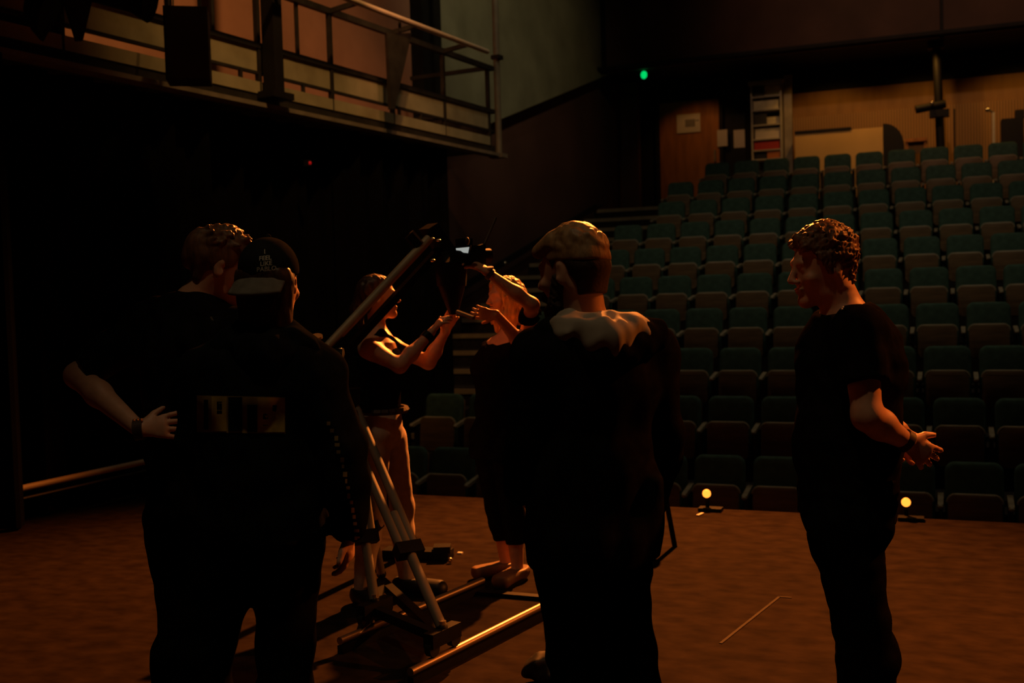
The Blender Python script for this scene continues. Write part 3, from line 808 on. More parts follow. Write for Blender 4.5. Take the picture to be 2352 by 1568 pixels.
def add_head(S, J):
    m = J.get('hm', 1.0); c = np.asarray(J['head'], float); f, u, l = head_axes(J); A = (l, f, u)
    def P(x, y, z): return c + (l * x + f * y + u * z) * m
    R = lambda *r: np.array(r) * m
    S.ell(P(0, -.012, .032), A, R(.074, .096, .086), .02)                   # cranium
    S.ell(P(0, .030, -.030), A, R(.060, .062, .080), .03)                   # face
    S.seg(P(-.034, .020, -.082), .020 * m, .022 * m, P(0, .070, -.098), .020 * m, .018 * m, u, .02)   # jaw
    S.seg(P(.034, .020, -.082), .020 * m, .022 * m, P(0, .070, -.098), .020 * m, .018 * m, u, .02)
    S.cone(P(-.030, .082, .020), .012 * m, P(.030, .082, .020), .012 * m, .012)   # brow
    for sx in (-1, 1):
        S.ell(P(sx * .031, .098, .002), A, R(.017, .012, .012), .008, '-')  # eye socket
        S.ell(P(sx * .030, .079, .001), A, R(.0115, .0115, .0105), .003)    # eye
        S.ell(P(sx * .040, .068, -.030), A, R(.020, .018, .018), .014)      # cheek
        S.ell(P(sx * .076, -.008, -.006), (nrm(l + sx * f * -.35), nrm(f + sx * l * .35), u), R(.007, .019, .032), .006)   # ear
        S.ell(P(sx * .083, -.004, -.002), A, R(.005, .010, .017), .004, '-')
        S.ell(P(sx * .012, .102, -.036), A, R(.009, .010, .008), .005)      # nostril
    S.cone(P(0, .090, .012), .008 * m, P(0, .114, -.030), .0105 * m, .008)  # nose
    S.ell(P(0, .091, -.060), A, R(.024, .010, .0062), .004)                 # lips
    S.ell(P(0, .089, -.071), A, R(.021, .010, .0068), .004)
    S.ell(P(0, .080, -.101), A, R(.018, .014, .015), .012)                  # chin
    nb = np.asarray(J['neck'], float)
    S.cone(P(0, -.022, -.050), .053 * m * J.get('nk', 1), nb, .058 * m * J.get('nk', 1), .03)

def add_torso(S, J, o=0.0, upper=True, lower=True, k=.04):
    m = J.get('m', 1.0); b = J.get('bulk', 1.0); lat = J['lat']
    A = lambda v: v * m * b + o
    nb, ch, wa, hp = (np.asarray(J[x], float) for x in ('neck', 'chest', 'waist', 'hip'))
    if upper:
        S.seg(nb - UP * .03 * m, A(.075), A(.065), (nb + ch) / 2, A(.145), A(.095), lat, k)
        S.seg((nb + ch) / 2, A(.145), A(.095), ch, A(.165), A(.115), lat, k)
        S.seg(ch, A(.165), A(.115), wa, A(J.get('wa', .140)), A(J.get('wb', .105)), lat, k)
        for s in 'ab':
            S.cone(nb - UP * .045 * m, .050 * m + o, J['sh' + s], .058 * m * b + o, k)
        if J.get('bust'):
            f = J['fac']
            for sx in (-1, 1): S.ell(ch + f * .085 * m + nrm(lat) * sx * .065 * m - UP * .03, np.eye(3), np.full(3, .060 * m + o), .04)
    if lower or upper:
        S.seg(wa, A(J.get('wa', .140)), A(J.get('wb', .105)), hp, A(J.get('ha', .165)), A(J.get('hb', .115)), lat, k)

def add_arm(S, J, s, o=0.0, frac=2.0, k=.025):
    """frac: how far along the arm (1 = elbow, 2 = wrist)"""
    m = J.get('m', 1.0) * J.get('arm', 1.0); sh, el, wr = (np.asarray(J[x + s], float) for x in ('sh', 'el', 'wr'))
    r = lambda v: v * m + o
    if frac <= 1:
        e = sh + (el - sh) * frac; S.cone(sh, r(.056), e, r(.056 - .014 * frac), k); return
    S.cone(sh, r(.056), el, r(.042), k)
    t = frac - 1; mid = el + (wr - el) * min(t, .35)
    S.cone(el, r(.042), mid, r(.043), k)
    if t > .35: S.cone(mid, r(.043), el + (wr - el) * t, r(.043 - .017 * (t - .35) / .65), k)

def add_leg(S, J, s, o=0.0, k=.03, foot=True, flare=0.0):
    m = J.get('m', 1.0) * J.get('leg', 1.0); hp, kn, an = (np.asarray(J[x + s], float) for x in ('hp', 'kn', 'an'))
    r = lambda v: v * m + o
    S.cone(hp, r(.088), kn, r(.058), k)
    md = kn + (an - kn) * .3
    bk = -np.asarray(J['fac']) * .012
    S.cone(kn, r(.057), md + bk, r(.056) + flare * .3, k); S.cone(md + bk, r(.056) + flare * .3, an, r(.036) + flare, k)
    if foot:
        t = nrm(J['toe' + s])
        S.seg(an - UP * .045 * m, .034 * m, .034 * m, an + t * .13 * m - UP * .062 * m, .040 * m, .022 * m, np.cross(UP, t), .03)

def sleeves(S, J, fr, r1, r2):
    for s in 'ab':
        sh, el = np.asarray(J['sh' + s], float), np.asarray(J['el' + s], float); e = sh + (el - sh) * fr
        S.cone(sh, r1, el, r2, .03)
    for s in 'ab':
        sh, el = np.asarray(J['sh' + s], float), np.asarray(J['el' + s], float); S.cut(sh + (el - sh) * fr, nrm(el - sh), .20 if fr < .7 else .15)

def make_body(J, parent, h=.0062):
    S = Sdf(h); add_torso(S, J)
    for s in 'ab':
        add_arm(S, J, s); add_leg(S, J, s)
        if 'hand' + s in J:
            d, palm, th, curl = J['hand' + s]; add_hand(S, J['wr' + s], d, palm, th, curl, m=J.get('m', 1.0) * J.get('hsz', 1.0), spread=J.get('spread', 4))
    add_head(S, J)
    return link('body', S.mesh('body', 'skin'), parent)

def make_shoes(J, parent, m='shoe_black', up=.07):
    for s in 'ab':
        an = np.asarray(J['an' + s], float); t = nrm(J['toe' + s]); g = np.array([an[0], an[1], 0.0]); sd = np.cross(UP, t)
        S = Sdf(.006); S.seg(g - t * .045 + UP * .048, .048, .050, g + t * .17 + UP * .040, .054, .046, sd, .03)
        S.cone(g + UP * .05, .05, g + UP * up, .052, .03); S.cut(g + UP * .002, -UP); S.cut(g + UP * (up + .02), UP)
        sh = link('shoe', S.mesh('shoe', m), parent)
        pts = []
        for q in range(20):
            a = 2 * math.pi * q / 20; pts.append(g + t * (.062 + .142 * math.cos(a)) + sd * (.054 + .004 * math.cos(a)) * math.sin(a) + UP * .001)
        MB().prism(pts, UP * .018).build('sole', 'rig_black', sh)

def make_trousers(J, parent, m, o=.014, seed=5, flare=.012, top=None, wr=.004, name='trousers', cutz=None):
    S = Sdf(.0085); wa, hp = np.asarray(J['waist'], float), np.asarray(J['hip'], float)
    add_torso(S, J, o, upper=False)
    for s in 'ab':
        add_leg(S, J, s, o, foot=False, flare=flare)
        S.cut(np.asarray(J['an' + s]) + UP * (.0 if cutz is None else cutz), -UP, .14)
    S.cut(hp + (wa - hp) * (.55 if top is None else top), nrm(wa - hp))
    S.ripple(wr, .11, seed, stretch=(1, 1, .9))
    return link(name, S.mesh(name, m), parent)

def make_hair(J, parent, m, style='short', seed=3, shaved=None):
    sc = J.get('hm', 1.0); c = np.asarray(J['head'], float); f, u, l = head_axes(J); A = (l, f, u); rng = np.random.RandomState(seed)
    P = lambda x, y, z: c + (l * x + f * y + u * z) * sc
    R = lambda *r: np.array(r) * sc
    S = Sdf(.0045)
    if style in ('quiff', 'curly', 'short', 'tuft', 'under'):
        big = .006 if style == 'curly' else 0
        S.ell(P(0, -.014, .036 + big), A, R(.079 + big * .6, .100 + big, .090 + big), 0)
        if big:
            for sx in (-1, 1): S.seg(P(sx * .070, .018, .03), .014 * sc, .030 * sc, P(sx * .071, .022, -.018), .009 * sc, .014 * sc, l, .012)
        S.seg(P(0, -.070, .02), .066 * sc, .034 * sc, P(0, -.066, -.055), .052 * sc, .024 * sc, l, .02)
        S.cut(P(0, .052, .036), nrm(f * .9 - u * .55))
        S.cut(P(0, -.01, -.080), -u)
        for sx in (-1, 1): S.cut(P(sx * .076, .034 if style == 'curly' else .026, -.012), nrm(f * 1.0 - u * .30 + l * sx * .1), .055)
        if style == 'under':
            S.cut(P(0, 0, .034), u); S.seg(P(0, -.044, .0), .090 * sc, .066 * sc, P(0, -.038, -.125), .080 * sc, .060 * sc, l, .02); S.ripple(.0012, .03, seed, stretch=(1, 1, .3))
        if style == 'quiff': S.cut(P(0, -.01, .028), nrm(-u + f * .12))
        lk = {'quiff': 150, 'curly': 190, 'short': 60, 'tuft': 70, 'under': 0}[style]
        for q in range(lk):
            th = rng.uniform(-math.pi, math.pi); ph = rng.uniform(.0, 1.25)
            n = l * math.cos(th) * math.sin(ph) + f * math.sin(th) * math.sin(ph) + u * math.cos(ph)
            y = n @ f
            if y > .72 or (style == 'quiff' and ph > 1.22): continue
            b = P(0, -.014, .036) + (l * (n @ l) * .076 + f * (n @ f) * .098 + u * (n @ u) * .088) * sc
            if style == 'curly':
                S.ell(b + n * .005, np.eye(3), np.full(3, rng.uniform(.008, .015)), .007)
            else:
                q_ = style == 'quiff'
                tg = nrm(np.cross(np.cross(n, f * .9 + u * .35 + rng.normal(size=3) * .25), n) + n * (.06 if q_ else .25))
                S.cone(b - tg * .014 - n * (.004 if q_ else 0), .010, b + tg * (.018 if q_ else .024) + n * (.001 if q_ else .005), .0065, .008)
        if style == 'quiff':
            for x in np.linspace(-.05, .05, 7):
                S.cone(P(x, .030, .100 - abs(x) * .3), .022, P(x * 1.05, .074, .080 - abs(x) * .35), .019, .016)
        if style == 'curly':
            for q in range(26): 
                x = rng.uniform(-.06, .06); S.ell(P(x, rng.uniform(.045, .080), rng.uniform(.066, .105) - abs(x) * .25), np.eye(3), np.full(3, rng.uniform(.011, .017)), .009)
            S.ripple(.0032, .022, seed, 16)
        if style == 'tuft':
            S.ell(P(0, -.098, .045), A, R(.050, .042, .055), .02); S.ell(P(.0, -.112, .005), A, R(.042, .026, .045), .02)
    elif style == 'long':
        S.ell(P(0, -.016, .036), A, R(.082, .104, .094), 0)
        S.cut(P(0, .050, .050), nrm(f * .92 - u * .30))
        for sx in (-1, 1):
            S.seg(P(sx * .070, -.004, .03), .026, .050, P(sx * .074, .008, -.10), .022, .044, l, .02)
            S.seg(P(sx * .074, .008, -.10), .022, .044, P(sx * .070, .000, -.19), .016, .030, l, .02)
            S.cone(P(sx * .03, .070, .080), .016, P(sx * .072, .048, .0), .012, .016)
        S.seg(P(0, -.085, .03), .075, .035, P(0, -.085, -.13), .070, .028, l, .03)
        S.ripple(.0025, .03, seed, stretch=(1, 1, .25))
    elif style == 'tied':
        S.ell(P(0, -.016, .036), A, R(.080, .102, .092), 0)
        S.seg(P(0, -.06, .03), .070, .045, P(0, -.07, -.05), .056, .034, l, .02)
        S.cut(P(0, .060, .040), nrm(f * .9 - u * .50))
        for sx in (-1, 1): S.cut(P(sx * .076, .022, -.012), nrm(f * 1.0 - u * .20), .06)
        S.cone(P(0, -.10, .0), .030, P(0, -.118, -.06), .034, .02); S.cone(P(0, -.118, -.06), .034, P(.01, -.105, -.15), .016, .02)
        S.ripple(.002, .03, seed, stretch=(1, 1, .3))
    return link('hair', S.mesh('hair', m), parent)

def make_beard(J, parent, m, name='beard'):
    sc = J.get('hm', 1.0); c = np.asarray(J['head'], float); f, u, l = head_axes(J); A = (l, f, u)
    P = lambda x, y, z: c + (l * x + f * y + u * z) * sc
    S = Sdf(.0045)
    for sx in (-1, 1):
        S.seg(P(sx * .066, .010, -.02), .012 * sc, .020 * sc, P(sx * .052, .030, -.088), .020 * sc, .024 * sc, l, .01)
        S.seg(P(sx * .052, .030, -.088), .020 * sc, .024 * sc, P(0, .078, -.108), .026 * sc, .024 * sc, l, .015)
        S.cone(P(sx * .032, .080, -.070), .011 * sc, P(0, .097, -.049), .008 * sc, .008)
    S.ripple(.0022, .02, 4)
    return link(name, S.mesh(name, m), parent)

def person(feet, label):
    return thing('person', (feet[0], feet[1], 0), label, 'person', None)

def caster(objs_arrays):
    V, Q = objs_arrays
    return BVHTree.FromPolygons([tuple(v) for v in V], [tuple(int(i) for i in q) for q in Q])
def bvh_of(o):
    me = o.data; n = len(me.vertices); co = np.empty(n * 3, np.float32); me.vertices.foreach_get('co', co)
    root = o
    while root.parent is not None: root = root.parent
    T = np.array(MW[root.name].translation)
    return BVHTree.FromPolygons([tuple(v) for v in (co.reshape(-1, 3) + T)], [tuple(p.vertices) for p in me.polygons])
def decal(bvh, name, px0, py0, px1, py1, m, parent, nx=8, ny=4, lift=.003, skew=0.0, dmin=2.0, sides=None):
    """cloth print: a small sheet laid on the garment where the photo shows it"""
    V = []; F = []; ok = {}
    for j in range(ny + 1):
        for i in range(nx + 1):
            x = px0 + (px1 - px0) * i / nx; y = py0 + (py1 - py0) * j / ny + skew * i / nx
            o = Vector(at(x, y, dmin)); d = Vector(nrm(ray(x, y))); h = bvh.ray_cast(o, d, 4.0)
            if h[0] is not None:
                ok[(i, j)] = len(V); V.append(np.array(h[0]) - np.array(d) * lift)
    for j in range(ny):
        for i in range(nx):
            q = [ok.get(k) for k in ((i, j), (i + 1, j), (i + 1, j + 1), (i, j + 1))]
            if None in q: continue
            if max(np.linalg.norm(V[q[a]] - V[q[(a + 1) % 4]]) for a in range(4)) > .08: continue
            F.append(tuple(q))
    if not F: return None
    n = len(V); V2 = V + [v + FW * .002 for v in V]
    return MB().add(V2, F + [tuple(i + n for i in f[::-1]) for f in F]).build(name, m, parent, True)

def text_decal(bvh, words, px, py, size, parent, m, dmin=2.0, slope=0.0):
    cu = bpy.data.curves.new('lettering', 'FONT'); cu.body = words; cu.size = 1.0; cu.align_x = 'CENTER'; cu.resolution_u = 2
    ob = bpy.data.objects.new('lettering', cu); COL.objects.link(ob)
    dg = bpy.context.evaluated_depsgraph_get(); me = bpy.data.meshes.new_from_object(ob.evaluated_get(dg)); 
    bpy.data.objects.remove(ob); bpy.data.curves.remove(cu)
    V = []
    for v in me.vertices:
        x = px + v.co.x * size; y = py - v.co.y * size + slope * v.co.x * size
        o = Vector(at(x, y, dmin)); d = Vector(nrm(ray(x, y))); h = bvh.ray_cast(o, d, 4.0)
        V.append(np.array(h[0]) - np.array(d) * .004 if h[0] is not None else at(x, y, 3.2))
    F = [tuple(p.vertices) for p in me.polygons]; bpy.data.meshes.remove(me)
    n = len(V); return MB().add(V + [v + FW * .004 for v in V], F + [tuple(i + n for i in f[::-1]) for f in F]).build('lettering', m, parent, True)

CR, CF = RT, FW
PEOPLE = {}

# ---- man in the middle, seen from behind, grey-lined hood
d0 = 3.10
P = lambda x, y, dd=0.0: at(x, y, d0 + dd)
fac = nrm(-CR * .42 + CF * .9); lat = nrm(CR * .9 + CF * .42)
J = dict(head=P(1316, 622), hf=-CR * .80 + CF * .60 - UP * .10, hm=1.02, neck=P(1342, 742, .0), chest=P(1362, 880, .02), waist=P(1360, 1055, .02), hip=P(1352, 1215, .02), lat=lat, fac=fac,
         sha=P(1238, 822, -.05), shb=P(1494, 812, .09), ela=P(1216, 1010, -.03), elb=P(1522, 985, .10), wra=P(1196, 1130, .14), wrb=P(1490, 1165, .24),
         handa=(CR * .6 + CF * .6 - UP * .6, CR, 1, (20, 25, 20)), handb=(-CR * .3 + CF * .5 - UP * .8, -CR, -1, (20, 25, 20)),
         hpa=P(1296, 1240, .0), hpb=P(1412, 1240, .05), kna=P(1322, 1490, .02), knb=P(1440, 1495, .04), ana=P(1338, 1845, .0), anb=P(1478, 1845, .06), toea=fac, toeb=nrm(fac + CR * .25), nk=1.08, m=1.0)
t = person((J['ana'] + J['anb']) / 2, 'man seen from behind in the middle, black jacket with pale grey hood lining')
make_body(J, t); make_hair(J, t, 'hair_sand', 'quiff', 11); make_beard(J, t, 'hair_shaved')
S = Sdf(.0045); f_, u_, l_ = head_axes(J); c_ = J['head']
S.ell(c_ + (-.014 * f_ + .032 * u_), (l_, f_, u_), (.079, .101, .089), 0); S.seg(c_ - f_ * .066 + u_ * .0, .070, .042, c_ - f_ * .056 - u_ * .066, .060, .034, l_, .02)
S.cut(c_ + f_ * .020, nrm(f_ - u_ * .35)); S.cut(c_ - u_ * .074, -u_); S.cut(c_ + u_ * .055, u_)
for sx in (-1, 1): S.ell(c_ + l_ * sx * .082 - f_ * .004 - u_ * .008, (l_, f_, u_), (.03, .026, .040), .004, '-')
link('shaved_sides', S.mesh('shaved_sides', 'hair_shaved'), t)
make_trousers(J, t, 'dark_denim', .020, 5, .022, wr=.0035); make_shoes(J, t)
S = Sdf(.0085); add_torso(S, J, .030)
S.seg(J['waist'], .168, .130, P(1358, 1300, .02), .192, .140, lat, .04)
S.seg(P(1480, 1100, .03), .05, .09, P(1500, 1300, .04), .022, .07, CR, .03)
S.cut(P(1358, 1288, .02), -UP)
for s in 'ab': add_arm(S, J, s, .022, 1.95)
S.cut(J['neck'] + UP * .012, nrm(UP + fac * .2), .13)
S.ripple(.005, .14, 21, stretch=(1, 1, .7))
jk = link('jacket', S.mesh('jacket', 'black_cotton'), t)
S = Sdf(.007)                                            # hood lying on the shoulders
S.seg(P(1268, 768, -.05), .05, .055, P(1400, 812, -.115), .055, .05, UP, .05); S.seg(P(1400, 812, -.115), .055, .05, P(1492, 770, -.015), .05, .052, UP, .05)
S.seg(P(1330, 775, -.05), .06, .06, P(1440, 775, -.05), .06, .06, UP, .05)
S.ripple(.005, .09, 31)
link('hood', S.mesh('hood', 'black_cotton'), t)
S = Sdf(.006)
S.seg(P(1290, 757, -.075), .034, .05, P(1395, 780, -.13), .052, .045, UP, .04); S.seg(P(1395, 780, -.13), .052, .045, P(1470, 758, -.055), .036, .045, UP, .04)
S.seg(P(1305, 750, -.065), .040, .055, P(1440, 748, -.065), .040, .055, UP, .03)
S.ripple(.0050, .065, 33, stretch=(1, 1, .5))
link('hood_lining', S.mesh('hood_lining', 'grey_lining'), t)

# ---- man on the right in profile, hands behind his back
d0 = 3.57
P = lambda x, y, dd=0.0: at(x, y, d0 + dd)
fac = nrm(-CR * .96 - CF * .25); lat = nrm(-CR * .25 + CF * .96)
J = dict(head=P(1890, 611), hf=-CR * .97 - CF * .20 - UP * .12, hm=1.05, neck=P(1945, 728), chest=P(1950, 835), waist=P(1946, 1010), hip=P(1944, 1185), lat=lat, fac=fac, bulk=1.14, wb=.120, wa=.150, hb=.090,
         sha=P(1972, 765, -.19), shb=P(1950, 765, .19), ela=P(1992, 955, -.255), elb=P(2010, 950, .19), wra=P(2080, 1012, -.17), wrb=P(2066, 985, .08),
         handa=(CR * .75 - UP * .55 + CF * .1, CF, 1, (12, 18, 15)), handb=(-UP * .9 + CR * .25 - CF * .2, -CF, -1, (20, 30, 20)), spread=9,
         hpa=P(1938, 1215, -.09), hpb=P(1950, 1215, .09), kna=P(1982, 1440, -.10), knb=P(1972, 1420, .08), ana=P(1990, 1660, -.11), anb=P(1996, 1655, .09), toea=nrm(fac + CF * -.2), toeb=fac, nk=1.1, arm=1.05, leg=1.1)
t = person((J['ana'] + J['anb']) / 2, 'man in a black T-shirt in profile at the right, hands clasped behind his back')
make_body(J, t); make_hair(J, t, 'hair_brown', 'curly', 8)
make_trousers(J, t, 'dark_denim', .020, 6, .030, wr=.0035); make_shoes(J, t)
S = Sdf(.0085); sleeves(S, J, .60, .080, .074); add_torso(S, J, .020)
S.seg(J['waist'], .172, .158, J['hip'] - UP * .0 - CR * .012, .178, .112, lat, .03)
S.cut(J['hip'] + UP * .005, -UP); S.cut(J['neck'] + UP * .035 + CR * .0, nrm(UP * .9 + fac * .25), .16); S.ripple(.004, .13, 12)
sh_ = link('t_shirt', S.mesh('t_shirt', 'black_cotton'), t)
bv = bvh_of(sh_)
pts = []
for k in range(7):
    x = 1948 - 14 * k / 6; y = 686 + 24 * k / 6; h = bv.ray_cast(Vector(at(x, y, 2.2)), Vector(nrm(ray(x, y))), 4)
    if h[0] is not None: pts.append(np.array(h[0]))
mb = MB()
for p in pts: mb.ball(p, .0042, 6, 4)
if pts: mb.build('shoulder_stitching', 'white_thread', t)
w = J['wra']; wd = nrm(J['handa'][0]); MB().tube(w - wd * .012, w + wd * .012, .036, 14).build('bracelet', 'leather', t, True)

# ---- man in a backwards cap and printed hoodie, seen from behind
d0 = 3.25
P = lambda x, y, dd=0.0: at(x, y, d0 + dd)
fac = nrm(CR * .18 + CF * .98); lat = nrm(CR * .98 - CF * .18)
J = dict(head=P(622, 650), hf=CR * .22 + CF * .97 - UP * .05, hm=1.0, neck=P(610, 770), chest=P(602, 890), waist=P(602, 1060), hip=P(600, 1210), lat=lat, fac=fac,
         sha=P(474, 862, .02), shb=P(728, 866, -.03), ela=P(462, 1020, .04), elb=P(786, 1030, -.05), wra=P(500, 1140, .20), wrb=P(800, 1215, -.02),
         handa=(CF * .6 - UP * .8, CR, 1, (20, 25, 20)), handb=(-UP * .98 + CF * .15, -CR, -1, (18, 25, 20)),
         hpa=P(530, 1240), hpb=P(660, 1240), kna=P(470, 1490), knb=P(655, 1490), ana=P(455, 1870), anb=P(660, 1870), toea=nrm(fac - CR * .3), toeb=nrm(fac + CR * .2))
t = person((J['ana'] + J['anb']) / 2, 'person seen from behind in backwards black cap and hoodie with yellow print')
make_body(J, t); make_hair(J, t, 'hair_dark', 'under', 15)
make_trousers(J, t, 'dark_denim', .024, 7, .026, wr=.0035); make_shoes(J, t)
S = Sdf(.0085); add_torso(S, J, .032); S.seg(J['waist'], .175, .140, P(600, 1235), .185, .145, lat, .04); S.cut(P(600, 1232), -UP)
for s in 'ab': add_arm(S, J, s, .026, 1.98)
S.ripple(.005, .14, 41); hd = link('hoodie', S.mesh('hoodie', 'navy_hoodie'), t)
S = Sdf(.007); S.seg(P(520, 795, -.04), .045, .05, P(610, 818, -.12), .055, .05, UP, .05); S.seg(P(610, 818, -.12), .055, .05, P(698, 795, -.05), .045, .05, UP, .05)
S.seg(P(560, 770, -.04), .04, .05, P(665, 770, -.04), .04, .05, UP, .05); S.ripple(.005, .08, 43); link('hood', S.mesh('hood', 'navy_hoodie'), t)
f_, u_, l_ = head_axes(J); c_ = np.asarray(J['head'])
S = Sdf(.0045); S.ell(c_ + u_ * .040 - f_ * .012, (l_, f_, u_), (.085, .108, .096), 0); S.cut(c_ + u_ * .020, -(u_ * .97 - f_ * .22)); cap = link('cap', S.mesh('cap', 'cap_cloth'), t)
S = Sdf(.0045)                                            # peak at the back, sloping down
for x in np.linspace(-.074, .074, 27):
    S.cone(c_ - f_ * (.098 * math.sqrt(max(0, 1 - (x / .086) ** 2)) + .002) + l_ * x + u_ * .020, .006, c_ - f_ * (.150 - x * x * 7) + l_ * x * 1.05 - u_ * (.040 - x * x * 1.2), .0055, .004)
link('cap_peak', S.mesh('cap_peak', 'cap_peak'), cap)
MB().ball(c_ + u_ * .137 - f_ * .012, .009, 8, 5).build('cap_button', 'cap_cloth', cap, True)
bv = bvh_of(cap)
for wds, x, y, sz in (('I', 608, 582, 14), ('FEEL', 609, 597, 14.5), ('LIKE', 611, 609.5, 14.5), ('PABLO', 612, 622, 15)):
    text_decal(bv, wds, x, y, sz, cap, 'white_thread', slope=-.10)
bv = bvh_of(hd)
pr = decal(bv, 'back_print', 452, 908, 655, 992, 'mustard_dim', hd, 16, 7, .003, 4)
for x0, y0, x1, y1, mm in ((486, 910, 520, 990, 'mustard_print'), (592, 914, 654, 992, 'mustard_print'), (468, 918, 478, 986, 'black_cotton'), (498, 922, 510, 950, 'black_cotton'), (524, 912, 556, 990, 'navy_hoodie'),
                           (568, 930, 590, 992, 'black_cotton'), (604, 950, 616, 985, 'black_cotton'), (626, 930, 641, 944, 'black_cotton'), (630, 944, 637, 956, 'black_cotton')):
    decal(bv, 'print_shape', x0, y0, x1, y1, mm, hd, 6, 5, .0055, 0)
rg = random.Random(4)
for k in range(17):
    y = 968 + k * 16.5; x = 765 + (830 - 765) * (k / 16) ** .75 - 12
    decal(bv, 'sleeve_print', x + rg.uniform(-4, 2), y, x + rg.uniform(5, 11), y + rg.uniform(6, 12), 'mustard_dim', hd, 2, 2, .0045)

# ---- man with his hand on his hip, at the left behind the cap
d0 = 3.84
P = lambda x, y, dd=0.0: at(x, y, d0 + dd)
fac = nrm(CR * .62 + CF * .78); lat = nrm(CR * .78 - CF * .62)
J = dict(head=P(512, 612), hf=CR * .93 + CF * .25 - UP * .32, hu=UP + CR * .3, hm=1.05, neck=P(446, 690), chest=P(432, 810), waist=P(436, 1000), hip=P(446, 1165), lat=lat, fac=fac, bulk=1.05,
         sha=P(338, 752, .06), shb=P(540, 770, -.05), ela=P(178, 862, -.02), elb=P(590, 930, .05), wra=P(320, 986, -.19), wrb=P(560, 1060, .18),
         handa=(CR * .99 + UP * .10 + CF * .10, CF * .9 - UP * .3, 1, (6, 12, 10)), handb=(CF * .5 - UP * .8, -CR, -1, (20, 25, 20)), spread=9,
         hpa=P(400, 1200, .03), hpb=P(490, 1200, -.02), kna=P(420, 1420, .02), knb=P(480, 1420), ana=P(402, 1690, .03), anb=P(478, 1690), toea=fac, toeb=nrm(fac + CR * .3))
t = person((J['ana'] + J['anb']) / 2, 'brown-haired man in a dark T-shirt leaning in at the left, one hand on his hip')
make_body(J, t); make_hair(J, t, 'hair_brown', 'tuft', 25)
make_trousers(J, t, 'dark_denim', .022, 9, .026, wr=.0035); make_shoes(J, t)
S = Sdf(.0085); sleeves(S, J, .90, .082, .070); add_torso(S, J, .024); S.cut(J['hip'] - UP * .01, -UP)
S.cut(J['neck'] + UP * .03, UP, .14); S.ripple(.006, .12, 44); link('t_shirt', S.mesh('t_shirt', 'black_cotton'), t)
MB().path([P(484, 728, -.13), P(494, 745, -.14), P(504, 764, -.14)], .004, 6).build('necklace', 'metal_bright', t, True)
w = np.asarray(J['wra']); wd = nrm(J['handa'][0]); MB().tube(w - wd * .016, w + wd * .014, .036, 14).build('wristwatch', 'leather', t, True)
for k in (-1, 0, 1): MB().ball(w + UP * .033 + wd * .012 * k - CF * .012, .006, 6, 4).build('watch_link', 'metal_bright', t)

# ---- woman in a black tank top reaching up to the camera
d0 = 5.60
P = lambda x, y, dd=0.0: at(x, y, d0 + dd)
fac = nrm(CR * .93 + CF * .36); lat = nrm(CR * .36 - CF * .93)         # lat points to the near side
J = dict(head=P(868, 682), hf=CR * .97 + CF * .22 + UP * .06, hm=.94, neck=P(868, 768), chest=P(872, 818), waist=P(872, 905), hip=P(874, 985), lat=lat, fac=fac, m=.90, bulk=.94, wa=.118, wb=.100, ha=.165, hb=.122, bust=True, nk=.82, hsz=1.0,
         sha=P(846, 800, -.15), shb=P(900, 796, .15), ela=P(918, 840, -.17), elb=P(984, 832, .10), wra=P(990, 764, -.06), wrb=P(1022, 764, .08),
         handa=(CR * .62 + UP * .72, CR * .6 - UP * .5 + CF * .3, 1, (14, 20, 15)), handb=(CR * .35 + UP * .9, -CF * .6 + CR * .3, -1, (12, 18, 15)), arm=.92,
         hpa=P(858, 1010, -.08), hpb=P(896, 1005, .09), kna=P(858, 1180, -.08), knb=P(924, 1165, .12), ana=P(832, 1362, -.10), anb=P(938, 1338, .08), toea=nrm(CR * .5 - CF * .85), toeb=nrm(CR * .9 - CF * .3), leg=.98)
t = person((J['ana'] + J['anb']) / 2, 'dark-haired woman in a black tank top and pale trousers reaching up to the camera')
make_body(J, t); make_hair(J, t, 'hair_dark', 'tied', 18)
make_trousers(J, t, 'pale_jeans', .010, 12, .004, top=.62, wr=.0015)
# gathers at the trouser hem
make_shoes(J, t)
S = Sdf(.0075); m_ = .90 * .94; nb_, ch_, wa_ = J['neck'], J['chest'], J['waist']
S.seg((nb_ + ch_) / 2 - UP * .01, .105, .098, ch_, .165 * m_ + .012, .115 * m_ + .012, lat, .03)
S.seg(ch_, .165 * m_ + .012, .115 * m_ + .012, wa_, .118 * m_ + .012, .100 * m_ + .012, lat, .04); S.seg(wa_, .118 * m_ + .012, .100 * m_ + .012, J['hip'], .165 * m_ + .012, .122 * m_ + .012, lat, .04)
for sx in (-1, 1): S.ell(ch_ + fac * .085 * .9 + nrm(lat) * sx * .065 * .9 - UP * .03, np.eye(3), np.full(3, .060 * .9 + .012), .04)
S.cut(wa_ - UP * .075, -UP); S.cut(ch_ + UP * .075, nrm(UP * .85 + fac * .45), .2)
for sx in (-1, 1): S.cone(ch_ + lat * sx * .085 + fac * .110 + UP * .02, .026, nb_ + lat * sx * .085 + UP * .008, .020, .02); S.cone(nb_ + lat * sx * .085 + UP * .008, .020, ch_ + lat * sx * .085 - fac * .105 + UP * .03, .026, .02)
S.ripple(.002, .07, 52)
tk = link('tank_top', S.mesh('tank_top', 'black_cotton'), t)
hp = J['hip'] + (J['waist'] - J['hip']) * .56
pts = [hp + lat * .162 * math.cos(a) + fac * .132 * math.sin(a) for a in np.linspace(0, 2 * math.pi, 25)]
MB().path(pts, .017, 6).build('belt', 'leather', t, True)
w = np.asarray(J['wra']); wd = nrm(w - J['ela']); MB().tube(w - wd * .05, w - wd * .015, .032, 14).build('wristband', 'rig_black', t, True)

